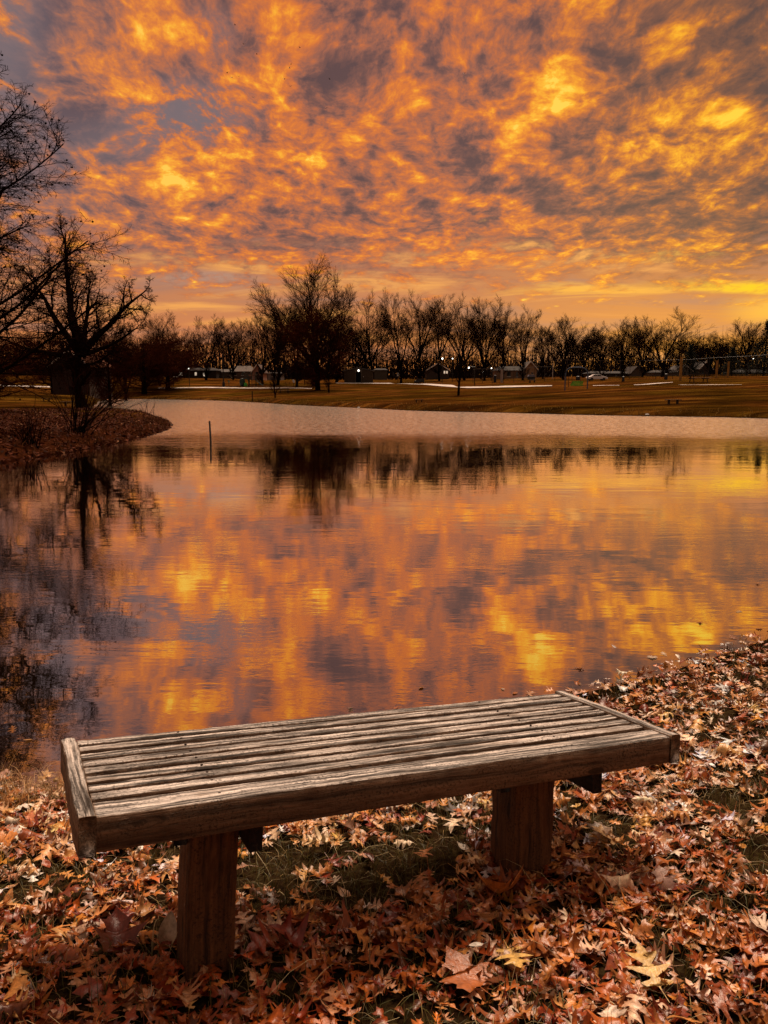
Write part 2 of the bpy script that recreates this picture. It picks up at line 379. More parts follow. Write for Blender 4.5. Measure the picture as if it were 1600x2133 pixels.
hgt = n.m('MULTIPLY_ADD', rip, n.m('MULTIPLY', wind, .032), hgt)
b = n.new('ShaderNodeBump'); b.inputs['Strength'].default_value = 1.; b.inputs['Distance'].default_value = 1.; n.put(b.inputs['Height'], hgt)
gl = n.new('ShaderNodeBsdfGlossy'); n.put(gl.inputs[0], n.mix(wind, (.93, .86, .80, 1), (1., .86, .73, 1))); n.put(gl.inputs['Roughness'], n.rng(wind, 0., 1., .006, n.rng(n.noise(n.v('MULTIPLY', pos, (1.6, 1., 1)), 2.6, 4, .75, .5), .36, .62, .15, .22))); n.t.links.new(b.outputs[0], gl.inputs['Normal'])
tr = n.new('ShaderNodeBsdfTransparent'); tr.inputs[0].default_value = (.42, .27, .16, 1)
df = n.new('ShaderNodeBsdfDiffuse'); df.inputs[0].default_value = (.03, .018, .010, 1)
bm_ = n.new('ShaderNodeMixShader'); bm_.inputs[0].default_value = .35; n.t.links.new(tr.outputs[0], bm_.inputs[1]); n.t.links.new(df.outputs[0], bm_.inputs[2])
lw = n.new('ShaderNodeLayerWeight'); lw.inputs[0].default_value = .5
fc = n.rng(lw.outputs[1], .42, .92, .60, .97, True)
mx = n.new('ShaderNodeMixShader'); n.put(mx.inputs[0], fc); n.t.links.new(bm_.outputs[0], mx.inputs[1]); n.t.links.new(gl.outputs[0], mx.inputs[2])
o_ = n.new('ShaderNodeOutputMaterial'); n.t.links.new(mx.outputs[0], o_.inputs[0]); MATS['water'] = m_
tag(link('water', wm, m_), kind='structure')

# pale paths across the park
m_path = mat('pale_path', (.55, .47, .43), .85, .2, noise=1.2, var=.3)
def path(rows):
    v = []; f = []
    a0 = rows
    dense = []
    for i in range(len(a0) - 1):
        for k in range(6):
            t_ = k / 6; dense.append([a0[i][j] * (1 - t_) + a0[i+1][j] * t_ for j in range(3)])
    dense.append(list(a0[-1]))
    for px, t1, t2 in dense:
        x1, y1 = hit(px, t2, 20); x2, y2 = hit(px, t1, 20)
        y2 = min(y2, y1 + 7); x2 = at(px, y2)
        for j in range(4):
            s = j / 3; x_ = x1 * (1 - s) + x2 * s; y_ = y1 * (1 - s) + y2 * s; v.append((x_, y_, zg(x_, y_) + .05))
    k = len(dense); q = np.arange(k * 4).reshape(k, 4)
    f = np.stack([q[:-1, :-1], q[1:, :-1], q[1:, 1:], q[:-1, 1:]], -1).reshape(-1, 4)
    tag(link('path', mesh_np('path', v, [f]), m_path), kind='structure')
path([(-60, 801.5, 804.5), (0, 802.5, 805), (60, 804, 806.5), (110, 805.5, 807.5), (150, 806.5, 808.3), (230, 807, 808.5)])
path([(330, 808.5, 809.5), (430, 806.5, 808.5), (520, 807.5, 810), (600, 807, 809.5), (650, 808.5, 810.2)])
path([(700, 798, 799), (750, 797.5, 799), (840, 798, 800), (880, 799, 801.5), (930, 800, 806), (975, 802, 809), (1000, 805, 808.5), (1080, 804, 807), (1150, 803.4, 804.8)])
path([(1235, 803.6, 804.3), (1290, 803.2, 803.8)])
path([(1320, 802.2, 802.8), (1345, 800.7, 802.2), (1375, 798.3, 799.8), (1402, 796.8, 797.3)])
path([(1412, 802.4, 802.7), (1470, 802.1, 802.8), (1545, 802, 802.2)])
path([(338, 783.2, 785.6), (362, 783.4, 786), (384, 784.5, 786.2)])

# ================================================================ weathered wood and the bench
def wood(name, top, side, dark, gr=1.):
    m_ = bpy.data.materials.new(name); m_.use_nodes = True; m_.node_tree.nodes.clear(); n = N(m_.node_tree); MATS[name] = m_
    tc = n.new('ShaderNodeTexCoord').outputs['Object']; oi = n.new('ShaderNodeObjectInfo').outputs['Random']
    q = n.v('ADD', n.v('MULTIPLY', tc, (1., 1., 1.)), n.xyz(n.m('MULTIPLY', oi, 31.), n.m('MULTIPLY', oi, 17.), n.m('MULTIPLY', oi, 7.)))
    wb = n.v('SCALE', n.noise(n.v('MULTIPLY', q, (3., 8., 8.)), 1., 3, .5, 0, '3D', True), None, .035)
    q2 = n.v('ADD', q, wb)
    g1 = n.noise(n.v('MULTIPLY', q2, (2.4, 75., 75.)), 1., 5, .62)
    g2 = n.noise(n.v('MULTIPLY', q2, (9., 230., 230.)), 1., 4, .6)
    bl = n.noise(n.v('MULTIPLY', q, (7., 22., 22.)), 1., 5, .65)
    sp = n.noise(q, 130., 4, .65)
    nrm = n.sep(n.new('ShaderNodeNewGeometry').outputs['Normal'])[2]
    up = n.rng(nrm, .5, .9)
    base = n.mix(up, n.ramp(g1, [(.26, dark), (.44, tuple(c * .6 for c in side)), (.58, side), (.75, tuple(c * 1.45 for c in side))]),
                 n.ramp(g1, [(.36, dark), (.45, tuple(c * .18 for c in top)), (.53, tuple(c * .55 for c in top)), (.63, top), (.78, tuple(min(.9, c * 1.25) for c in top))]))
    base = n.mix(n.rng(bl, .52, .68, 0., .75), base, n.mix(1., base, (.45, .38, .32, 1), 'MULTIPLY'))
    base = n.mix(n.m('MULTIPLY', n.rng(sp, .50, .62), n.rng(bl, .42, .60, .7, .05)), base, (*dark, 1))
    base = n.mix(n.rng(g2, .36, .28, 0., .9), base, (*dark, 1))
    vo = n.new('ShaderNodeTexVoronoi'); n.put(vo.inputs['Vector'], n.v('ADD', n.v('MULTIPLY', q, (3.4, 11., 11.)), n.v('SCALE', n.noise(q, 30., 3, .6, 0, '3D', True), None, .12))); vo.inputs['Scale'].default_value = 1.
    kd = vo.outputs['Distance']
    base = n.mix(n.m('MULTIPLY', n.rng(kd, .16, .06), .85), base, (*dark, 1)); base = n.mix(n.m('MULTIPLY', n.m('MULTIPLY', n.rng(kd, .34, .2), n.rng(n.m('SINE', n.m('MULTIPLY', kd, 90.)), .2, .9)), .5), base, (*dark, 1))
    p = n.new('ShaderNodeBsdfPrincipled'); n.put(p.inputs['Base Color'], base); p.inputs['Roughness'].default_value = .72; p.inputs['Specular IOR Level'].default_value = .3
    b = n.new('ShaderNodeBump'); b.inputs['Strength'].default_value = .9; b.inputs['Distance'].default_value = .0075 * gr
    n.put(b.inputs['Height'], n.m('ADD', n.m('ADD', g1, n.m('MULTIPLY', g2, .6)), n.m('MULTIPLY', sp, .5))); n.t.links.new(b.outputs[0], p.inputs['Normal'])
    o_ = n.new('ShaderNodeOutputMaterial'); n.t.links.new(p.outputs[0], o_.inputs[0]); return m_
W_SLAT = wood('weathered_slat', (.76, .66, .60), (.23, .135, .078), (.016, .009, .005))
W_POST = wood('stained_post', (.3, .15, .07), (.17, .066, .024), (.012, .005, .003))
W_DARK = wood('dark_joist', (.08, .05, .03), (.03, .013, .007), (.008, .004, .003))
def board(L, wd, th, seed, amp=.0010, nl=90, cut=0.):
    """a weathered board along x: rounded-off, slightly wavy edges; wd along y, th along z (top at z=0)"""
    r = np.random.default_rng(seed); ch = min(.003, wd * .1)
    sec = np.array([(0, -th + ch), (0, -ch * 1.3), (ch, 0), (wd * .5, .0006), (wd - ch, 0), (wd, -ch * 1.3), (wd, -th + ch), (wd - ch, -th), (ch, -th)])
    k = len(sec); xs = np.linspace(0, L, nl)
    V = np.zeros((nl, k, 3)); V[:, :, 0] = xs[:, None]; V[:, :, 1] = sec[:, 0]; V[:, :, 2] = sec[:, 1]
    def sm(a, w_): return np.apply_along_axis(lambda c: np.convolve(np.pad(c, w_, mode='edge'), np.ones(2 * w_ + 1) / (2 * w_ + 1), 'valid'), 0, a)
    V[:, :, 1] += sm(r.normal(0, amp, (nl, k)), 1); V[:, :, 2] += sm(r.normal(0, amp * 1.2, (nl, k)), 1)
    V[:, :, 2] += sm(r.normal(0, amp * 1.5, (nl, 1)), 12); V[:, :, 1] += sm(r.normal(0, amp * 3, (nl, 1)), 8)
    q = np.arange(nl * k).reshape(nl, k); q2 = np.roll(q, -1, 1)
    f = np.stack([q[:-1], q2[:-1], q2[1:], q[1:]], -1).reshape(-1, 4)
    ends = [np.array([list(q[0])]), np.array([list(q[-1][::-1])])]
    me = mesh_np('board', V.reshape(-1, 3), [f] + ends)
    return me
BA, BB, BC = .4442, -.1061, .0849
Bm = Matrix.Rotation(BA, 4, 'Z') @ Matrix.Rotation(BB, 4, 'X') @ Matrix.Rotation(BC, 4, 'Y')
BO = Vector((-.6941, 1.6482, EYE - .9635)); BL_, BW_, BT_ = 1.8314, .5921, .085
bench = empty('park_bench', BO, 'weathered grey wooden slatted bench without a back, large in front of the pond', 'bench')
bench.rotation_euler = Bm.to_euler()
tE = .040
def part(name, me, m_, loc, rz=0., rot=None):
    o = link(name, me, m_, bench, loc); o.rotation_euler = rot or (0, 0, rz); return o
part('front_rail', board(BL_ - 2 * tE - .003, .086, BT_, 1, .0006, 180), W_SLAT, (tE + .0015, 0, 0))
ns = 8; y0 = .094; pitch = (BW_ - y0) / ns
for k in range(ns):
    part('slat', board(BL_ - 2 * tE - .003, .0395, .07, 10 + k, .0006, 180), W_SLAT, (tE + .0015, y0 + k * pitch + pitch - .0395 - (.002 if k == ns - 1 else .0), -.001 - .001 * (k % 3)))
for x, sd in ((0, 31), (BL_ - tE, 32)):
    part('end_cap', board(BW_ + .012, tE, BT_ + .006, sd, .0011, 50), W_SLAT, (x + tE, -.004, .005), math.pi / 2)
M_SCREW = mat('rusty_screw', (.035, .022, .018), .6, .3, .4, noise=40)
for xq in (.335, 1.43):
    for k in range(ns + 1):
        yq = .043 if k == 0 else y0 + (k - 1) * pitch + pitch - .0200
        sc_ = MB().tube([(0, 0, -.004), (0, 0, .0012)], .0036, 10).build('screw', M_SCREW, bench); sc_.location = (xq + .004 * math.sin(k * 7.), yq, 0)
# supports: a post with a joist on each side
def support(xp, wp, jl, jr, seed, dep):
    me = board(1.0, wp, dep, seed, .0016, 60)
    o = part('post', me, W_POST, (xp, .15, -BT_ - .002), rot=(0, 0, 0))
    # board runs along local x; stand it up: x -> -z
    o.matrix_local = Matrix.Translation((xp, .15, -BT_ - .002)) @ Matrix(((0, 1, 0, 0), (0, 0, -1, 0), (-1, 0, 0, 0), (0, 0, 0, 1)))
    for x in (jl, jr):
        ys_ = .165 if x == jl else .055
        part('joist', board(.515 - ys_, .036, .082, seed + 5 + int(x * 10), .001, 30), W_DARK, (x + .036, ys_, -BT_ - .003), math.pi / 2)
support(.287, .128, .247, .421, 41, .135)
support(1.306, .150, 1.258, 1.53, 51, .135)

# ================================================================ fallen leaves
OAK = [(0,.012),(.07,.02),(.10,.10),(.09,.26),(.17,.36),(.205,.24),(.23,.12),(.28,.07),(.33,.15),(.40,.30),(.53,.50),(.535,.34),(.50,.18),(.56,.085),(.63,.16),(.70,.25),(.83,.36),(.80,.20),(.80,.10),(.88,.10),(.94,.05),(1.02,0)]
OAK2 = [(0,.012),(.10,.03),(.16,.12),(.24,.20),(.30,.10),(.36,.06),(.44,.20),(.60,.40),(.60,.24),(.58,.10),(.66,.09),(.74,.22),(.86,.26),(.84,.12),(.90,.06),(1.0,0)]
MAPLE = [(0,.015),(.02,.10),(-.06,.30),(.08,.34),(.14,.44),(.22,.36),(.30,.42),(.42,.62),(.46,.44),(.44,.28),(.50,.20),(.62,.26),(.70,.34),(.72,.22),(.80,.16),(.88,.08),(1.0,0)]
OVAL = [(0,.01),(.08,.10),(.2,.20),(.35,.27),(.5,.28),(.65,.24),(.8,.16),(.92,.07),(1.0,0)]
def leaf_template(out, asym=0.):
    s = np.array([p[0] for p in out]); w_ = np.array([p[1] for p in out]); n_ = len(out)
    ms = np.maximum.accumulate(np.clip(s * .92, 0, 1))
    mid = np.stack([np.zeros(n_), ms], -1)
    rt = np.stack([w_, s], -1); lt = np.stack([-w_ * (1 - asym), s + asym * .04], -1)
    hr = (mid + rt) / 2; hl = (mid + lt) / 2
    P = np.concatenate([mid, rt, lt, hr, hl]); i = np.arange(n_ - 1)
    f = np.concatenate([np.stack([i, i+3*n_, i+1+3*n_, i+1], -1), np.stack([i+3*n_, i+n_, i+1+n_, i+1+3*n_], -1),
                        np.stack([i+1, i+1+4*n_, i+4*n_, i], -1), np.stack([i+1+4*n_, i+1+2*n_, i+2*n_, i+4*n_], -1)])
    # stalk
    b = len(P); P = np.concatenate([P, [[-.007, .02], [.007, .02], [.012, -.28], [-.004, -.28]]]); f = np.concatenate([f, [[b, b+3, b+2, b+1]]])
    return P, f
TEMPL = [leaf_template(OAK), leaf_template(OAK, .25), leaf_template(OAK2), leaf_template(OAK2, .3), leaf_template(MAPLE), leaf_template(OVAL)]
PAL = np.array([(.47,.27,.14),(.38,.185,.075),(.30,.115,.040),(.24,.070,.024),(.19,.045,.016),(.15,.022,.012),(.55,.41,.29),(.44,.29,.20),(.56,.34,.10),(.12,.055,.03),(.36,.20,.15),(.42,.15,.035)])
PAL = PAL * np.array([1.15, .84, .40])
PAL = np.concatenate([PAL, [(.74, .60, .47), (.66, .50, .38), (.42, .10, .02)]])
PW = np.array([.13,.15,.13,.10,.07,.05,.07,.09,.03,.07,.06,.04,.06,.06,.05]); PW = PW / PW.sum()
def bend(P, rng, n_, size, tame=1.):
    """n_ copies of template P, curled, returned (n_, k, 3)"""
    X = P[None, :, 0] * np.ones((n_, 1)); Y = P[None, :, 1] - .45
    k1 = rng.uniform(-.9, 2.3, (n_, 1)) * tame; k2 = rng.uniform(-.9, .9, (n_, 1)) * tame; k3 = rng.uniform(-.9, .9, (n_, 1)) * tame
    fold = rng.uniform(-.15, .45, (n_, 1)) * tame
    ph = rng.uniform(0, 6.28, (n_, 1)); am = rng.uniform(.01, .05, (n_, 1)) * tame
    Z = k1 * X**2 + k2 * Y**2 + k3 * X * Y + fold * np.abs(X) + am * np.sin(11 * Y + ph + 7 * X)
    X = X * (1 - .25 * np.clip(np.abs(k1) * np.abs(X), 0, 1))
    return np.stack([X, Y * np.ones((n_, 1)) , Z], -1) * size[:, None, None]
def scatter(xy, rng, size, palette, weights, tilt=.25, lift=(.0, .035), tame=1., templ=None, tw=None, tint=None):
    V = []; Fc = []; Cc = []; base = 0
    z = gh(xy[:, 0], xy[:, 1]); e = .05
    gxn = -(gh(xy[:, 0] + e, xy[:, 1]) - z) / e; gyn = -(gh(xy[:, 0], xy[:, 1] + e) - z) / e
    which = rng.choice(len(TEMPL), len(xy), p=tw if tw is not None else [.26, .20, .22, .17, .05, .10])
    for k, (P, f) in enumerate(TEMPL):
        m = np.nonzero(which == k)[0]
        if not len(m): continue
        sz = size[m] * (.62 if k == 5 else 1.)
        L = bend(P, rng, len(m), sz, tame)
        n0 = np.stack([np.clip(gxn[m], -.6, .6) + rng.normal(0, tilt, len(m)), np.clip(gyn[m], -.6, .6) + rng.normal(0, tilt, len(m)), np.ones(len(m)) * np.where(rng.random(len(m)) < .3, -1, 1)], -1)
        n0 /= np.linalg.norm(n0, axis=1)[:, None]
        a = rng.uniform(0, 6.28, len(m)); t_ = np.stack([np.cos(a), np.sin(a), np.zeros(len(m))], -1)
        t_ -= n0 * (t_ * n0).sum(1)[:, None]; t_ /= np.linalg.norm(t_, axis=1)[:, None]; b_ = np.cross(n0, t_)
        G = L[:, :, 0:1] * t_[:, None] + L[:, :, 1:2] * b_[:, None] + L[:, :, 2:3] * n0[:, None]
        zmin = G[:, :, 2].min(1)
        G += np.stack([xy[m, 0], xy[m, 1], z[m] + rng.uniform(*((l[m] if hasattr(l, 'shape') else l) for l in lift), len(m)) - zmin * .55], -1)[:, None]
        c = palette[rng.choice(len(palette), len(m), p=weights)] * rng.uniform(.65, 1.25, (len(m), 1))
        if tint is not None: c = c * tint[m]
        cv = c[:, None] * (1 + rng.normal(0, .10, (len(m), len(P), 1)))
        nm = (len(P) - 4) // 5
        cv[:, :nm] *= 1.18; cv[:, nm:3 * nm] *= .88
        V.append(G.reshape(-1, 3)); Cc.append(cv.reshape(-1, 3))
        Fc.append((f[None] + (base + np.arange(len(m)) * len(P))[:, None, None]).reshape(-1, 4)); base += len(m) * len(P)
    return np.concatenate(V), [np.concatenate(Fc)], np.clip(np.concatenate(Cc), 0, .9)
M_LEAF = attr_mat('dry_leaf', .38, .55, .12, 90., .5)
rng = np.random.default_rng(11)
def lownoise(x, y, s, seed):
    r = np.random.default_rng(seed); v = 0
    for k in range(7):
        a = r.uniform(0, 6.28); q = s * r.uniform(.6, 2.2); v = v + np.sin((x * math.cos(a) + y * math.sin(a)) * q + r.uniform(0, 6.28))
    return v / 7 * 1.9
# bare grassy spots among the leaves, (px, py, radius px)
SPOTS = [(640,1800,150,.9),(820,1790,160,.85),(720,1850,150,.75),(560,1830,110,.7),(110,1850,110,.7),(60,1950,90,.6),(250,1760,80,.6),(1290,1745,75,.8),(1180,1710,55,.6),(930,1720,110,.55),
         (180,2080,120,.6),(560,2060,90,.55),(1010,2010,60,.5),(1540,1780,60,.6),(1160,2110,70,.5),(880,2060,60,.4),(1430,2040,50,.35),(330,1790,60,.5)]
SP = []
for px, py, r_, a_ in SPOTS:
    x_, y_ = hit(px, py); x2, _ = hit(px + r_, py); SP.append((x_, y_, abs(x2 - x_) * 1.05, min(1., a_ + .1)))
def bare(x, y):
    v = np.zeros(len(x))
    for x_, y_, r_, a_ in SP:
        d = np.hypot(x - x_, (y - y_) * 1.0) / r_; v = np.maximum(v, a_ * sstep(1.25, .45, d + .25 * lownoise(x, y, 9., 3)))
    w_ = .7 * sstep(.35, .7, lownoise(x, y, 4.2, 12)) * sstep(4.6, 2.6, y) + .5 * sstep(.35, .7, lownoise(x, y, 9., 14)) * sstep(5., 3., y)
    return np.maximum(v, w_)
def cand(n_, x0, x1, y0, y1): return np.stack([rng.uniform(x0, x1, n_), rng.uniform(y0, y1, n_)], -1)
xy = np.concatenate([cand(86000, -5, 9.5, .75, 13), cand(8000, -2.2, 2.6, .8, 3.4)]); r_ = np.hypot(xy[:, 0], xy[:, 1]); sd = sdist(xy[:, 0], xy[:, 1])
keep = (sd > -.12) & (rng.random(len(xy)) < sstep(R(66), R(44), np.abs(np.arctan2(xy[:, 0], xy[:, 1])))) & (rng.random(len(xy)) < np.clip(1.25 - .03 * r_, .3, 1)) & (r_ < 15)
br_ = bare(xy[:, 0], xy[:, 1])
keep &= rng.random(len(xy)) > br_ * .98
keep &= rng.random(len(xy)) < np.where(sd < .03, .3, np.where(sd < .22, .62, 1.))
xy = xy[keep]; print('leaves', len(xy))
sd = sdist(xy[:, 0], xy[:, 1])
tint = np.ones((len(xy), 3))
rednear = (sstep(2.5, 1.7, xy[:, 1] - .25 * xy[:, 0] * (xy[:, 0] > 0)) * (.45 + .55 * sstep(-.8, .3, lownoise(xy[:, 0], xy[:, 1], 3., 8))) * (rng.random(len(xy)) < .86))[:, None]
tint = tint * (1 - rednear * np.array([.10, .50, .72]))
pale = (sstep(1.9, 3.2, xy[:, 1]) * (rng.random(len(xy)) < .48))[:, None]; tint = tint * (1 + pale * np.array([.3, .85, 3.1]))  # sky sheen on the leaves further off, put into their colour
bright = (sstep(2.0, 2.6, xy[:, 1]) * sstep(4.2, 3.2, xy[:, 1]) * sstep(.6, -.2, xy[:, 0]) * (rng.random(len(xy)) < .6))[:, None]; tint = tint * (1 + bright * np.array([.35, .5, .7]))  # near-white highlight on the leaves left of centre, painted in as a brighter tint
v_, f_, c_ = scatter(xy, rng, rng.uniform(.040, .096, len(xy)), PAL, PW, tint=tint, lift=(0, .028), tame=.85)
tag(link('fallen_leaves', mesh_np('fallen_leaves', v_, f_, c_, smooth=True), M_LEAF), 'thick litter of curled brown and tan oak leaves around the bench', 'leaf litter', kind='stuff')
# leaves afloat and sunk by the near shore
rng = np.random.default_rng(77)
xy = cand(9000, -4, 9, 2.6, 12); sd = sdist(xy[:, 0], xy[:, 1]); xy = xy[(sd < -.01) & (sd > -.75)]; sd = sdist(xy[:, 0], xy[:, 1]); xy = xy[rng.random(len(xy)) < np.exp(sd * 3.6) * .8]
z_ = gh(xy[:, 0], xy[:, 1]); sink = rng.random(len(xy)) < .6
v_, f_, c_ = scatter(xy, rng, rng.uniform(.045, .10, len(xy)), PAL * .6, PW, tilt=.05, tame=.12, lift=(np.where(sink, .002, -z_ + .001), np.where(sink, .01, -z_ + .004)))
tag(link('floating_leaves', mesh_np('floating_leaves', v_, f_, c_, smooth=True), M_LEAF), 'wet brown leaves floating and sunk along the near water edge', 'leaf litter', kind='stuff')
# a few leaves that stand out, each its own
def one_leaf(px, py, size, k, colr, label, az, tilt=(0, 0), seed=0, tame=.7):
    r = np.random.default_rng(seed + 900); P, f = TEMPL[k]
    L = bend(P, r, 1, np.array([size]), tame)[0]
    c = np.array(colr)[None] * (1 + r.normal(0, .09, (len(P), 1))); nm = (len(P) - 4) // 5; c[:nm] *= 1.2
    me = mesh_np('fallen_leaf', L, [f], c, smooth=True); o = link('fallen_leaf', me, M_LEAF)
    x, y = hit(px, py); o.location = (x, y, zg(x, y) + .045); o.rotation_euler = (tilt[0], tilt[1], az)
    tag(o, label, 'leaf', 'single leaves that stand out in the litter')
one_leaf(1040, 1902, .15, 4, (.50, .15, .03), 'big bright orange maple leaf propped up below the foot of the right post', 2.9, (.7, .2), 1)
one_leaf(965, 2072, .14, 4, (.36, .10, .022), 'large brown orange leaf lying flat at the bottom edge, below the middle of the bench', .6, (.15, .1), 2, .35)
one_leaf(1068, 2028, .11, 0, (.62, .38, .11), 'yellow lobed oak leaf beside a grass tuft, right of the large brown leaf', 3.3, (.2, 0), 3, .4)
one_leaf(1352, 2058, .13, 0, (.62, .40, .14), 'pale yellow lobed oak leaf near the bottom right corner', .2, (.25, .1), 4, .4)
one_leaf(992, 2018, .045, 5, (.85, .78, .68), 'tiny whitish oval leaf lying on the large brown leaf', 1.9, (.1, .2), 5, .3)
one_leaf(612, 1990, .15, 0, (.20, .022, .010), 'deep red oak leaf right of the foot of the left post', 1.1, (.4, .1), 6, .6)
one_leaf(560, 2003, .13, 0, (.26, .035, .012), 'dark red oak leaf just right of the left post, overlapping its redder neighbour', 2.3, (.35, -.3), 7, .6)
one_leaf(245, 1985, .14, 4, (.15, .022, .010), 'dark maroon leaf in the litter left of the left post', .4, (.4, .2), 8, .7)
one_leaf(352, 1988, .10, 5, (.46, .33, .23), 'pale folded leaf leaning against the left post', .15, (1.0, .2), 9, .8)
one_leaf(1180, 1760, .10, 1, (.30, .045, .012), 'dark red leaf close to the right edge of the right post', 1.2, (.5, 0), 10, .7)
one_leaf(1262, 1772, .11, 0, (.66, .42, .20), 'light tan star shaped leaf on the grass right of the right post', .9, (.35, .2), 11, .6)
one_leaf(668, 1790, .11, 0, (.66, .46, .24), 'cream coloured lobed leaf on the grass behind the bench, between the two posts', 2.0, (.2, .2), 12, .6)
# darker litter on the far point of land
rng = np.random.default_rng(21)
xy = cand(60000, -34, -6, 16, 58); sd = sdist(xy[:, 0], xy[:, 1]); rat = xy[:, 0] / xy[:, 1]
keep = (sd > -.05) & (rat > -.62) & (rng.random(len(xy)) < sstep(58, 40, xy[:, 1] - 8 * lownoise(xy[:, 0], xy[:, 1], .35, 4)))
xy = xy[keep]; print('far leaves', len(xy))
s = rng.uniform(.045, .095, len(xy)); k = len(xy)
q = rng.normal(0, 1, (k, 3)); q[:, 2] = np.abs(q[:, 2]) + .8; q /= np.linalg.norm(q, axis=1)[:, None]
a = rng.normal(0, 1, (k, 3)); a -= q * (a * q).sum(1)[:, None]; a /= np.linalg.norm(a, axis=1)[:, None]; b_ = np.cross(q, a)
c0 = np.stack([xy[:, 0], xy[:, 1], gh(xy[:, 0], xy[:, 1]) + .03], -1); s_ = s[:, None]
V = np.stack([c0 - a * s_, c0 + b_ * s_ * .4 - a * s_ * .2, c0 + a * s_ + q * s_ * .2, c0 - b_ * s_ * .5 + a * s_ * .1], 1).reshape(-1, 3)
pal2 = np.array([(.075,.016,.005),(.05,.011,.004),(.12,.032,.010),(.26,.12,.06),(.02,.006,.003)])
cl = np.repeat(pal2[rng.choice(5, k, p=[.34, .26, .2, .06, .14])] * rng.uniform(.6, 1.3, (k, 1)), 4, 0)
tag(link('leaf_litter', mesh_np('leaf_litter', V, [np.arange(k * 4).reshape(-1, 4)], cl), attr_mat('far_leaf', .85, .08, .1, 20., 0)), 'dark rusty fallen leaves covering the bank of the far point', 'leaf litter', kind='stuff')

# ================================================================ grass
def blades(xy, rng, hmin, hmax, wd, colr, lean=.5, segs=3, zoff=0.):
    k = len(xy); h = rng.uniform(hmin, hmax, k); a = rng.uniform(0, 6.28, k); ln = np.abs(rng.normal(0, lean, k)) + .1
    z = gh(xy[:, 0], xy[:, 1]) + zoff; w_ = rng.uniform(.7, 1.3, k) * wd
    V = np.zeros((k, segs + 1, 2, 3)); pa = a + rng.normal(1.57, .3, k)
    for i in range(segs + 1):
        t_ = i / segs; th_ = ln * t_ * 1.3
        r = h * t_ * np.sin(np.clip(th_, 0, 1.5)); zz_ = h * t_ * np.cos(np.clip(th_, 0, 1.5))
        cx = xy[:, 0] + r * np.cos(a); cy = xy[:, 1] + r * np.sin(a); hw = w_ * (1 - t_ * .85) / 2
        for j, sg in ((0, -1), (1, 1)):
            V[:, i, j, 0] = cx + sg * hw * np.cos(pa); V[:, i, j, 1] = cy + sg * hw * np.sin(pa); V[:, i, j, 2] = z + zz_
    q = np.arange(k * (segs + 1) * 2).reshape(k, segs + 1, 2)
    f = np.stack([q[:, :-1, 0], q[:, :-1, 1], q[:, 1:, 1], q[:, 1:, 0]], -1).reshape(-1, 4)
    c = np.repeat(colr, (segs + 1) * 2, 0)
    return V.reshape(-1, 3), [f], c
M_GRASS = attr_mat('grass_blade', .55, .35, .15, 30., 0)
rng = np.random.default_rng(31)
GP = np.array([(.065,.062,.012),(.095,.078,.016),(.14,.095,.022),(.045,.044,.010),(.30,.20,.07),(.45,.34,.17)])
xy = cand(240000, -4.5, 8, .8, 9); sd = sdist(xy[:, 0], xy[:, 1]); br_ = bare(xy[:, 0], xy[:, 1])
dens = .22 + .2 * sstep(.1, .9, lownoise(xy[:, 0], xy[:, 1], 5., 6)) + br_ * 2.2
keep = (sd > .02) & (rng.random(len(xy)) < sstep(R(60), R(42), np.abs(np.arctan2(xy[:, 0], xy[:, 1])))) & (rng.random(len(xy)) < dens)
xy = xy[keep]; print('blades', len(xy))
cl = GP[rng.choice(6, len(xy), p=[.27, .27, .18, .16, .09, .03])] * rng.uniform(.7, 1.3, (len(xy), 1))
v_, f_, c_ = blades(xy, rng, .03, .105, .0028, cl, .75)
tag(link('grass', mesh_np('grass', v_, f_, c_), M_GRASS), 'short olive green grass growing between the fallen leaves', 'grass', kind='stuff')
# long dry stalks, and straw along the near water line
xy = cand(5200, -3, 4, 1.1, 3.4); sd = sdist(xy[:, 0], xy[:, 1]); keep = (sd > .1) & (rng.random(len(xy)) < .09); xy = xy[keep]
cl = np.array([(.50, .38, .20)]) * rng.uniform(.5, 1.3, (len(xy), 1)); A = blades(xy, rng, .10, .26, .0026, cl, .9, 5)
xy2 = cand(60000, -3.2, -.9, 2.4, 4.2); sd = sdist(xy2[:, 0], xy2[:, 1]); xy2 = xy2[(sd > -.03) & (sd < .22)][:2000]
cl = np.array([(.50, .30, .13)]) * rng.uniform(.35, 1.3, (len(xy2), 1)); B_ = blades(xy2, rng, .06, .20, .0028, cl, 1.0, 4)
v_ = np.concatenate([A[0], B_[0]]); f_ = [A[1][0], B_[1][0] + len(A[0])]; c_ = np.concatenate([A[2], B_[2]])
tag(link('dry_grass', mesh_np('dry_grass', v_, f_, c_), M_GRASS), 'straw coloured dry stalks among the leaves and along the near water edge', 'dry grass', kind='stuff')
# tufted golden fringe on the far banks
rng = np.random.default_rng(41)
pts = []
fp = np.array(P_far + P_pen)
for i in range(len(fp) - 1):
    a_, b_ = fp[i], fp[i + 1]; ln = np.hypot(*(b_ - a_)); k = int(min(ln, 60) * 60)
    t_ = rng.random(k)[:, None]; pts.append(a_ + (b_ - a_) * t_ + rng.normal(0, .9, (k, 2)))
xy = np.concatenate(pts); sd = sdist(xy[:, 0], xy[:, 1]); xy = xy[(sd > .05) & (sd < 2.2)]
clump = lownoise(xy[:, 0], xy[:, 1], 1.4, 17); xy = xy[clump > -.35]; print('fringe', len(xy))
pen_ = ((xy[:, 1] < 48) & (xy[:, 0] < -5))[:, None]
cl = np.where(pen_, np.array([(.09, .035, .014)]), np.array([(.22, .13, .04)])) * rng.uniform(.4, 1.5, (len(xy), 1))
v_, f_, c_ = blades(xy, rng, .10, .38, .03, cl, .6, 2)
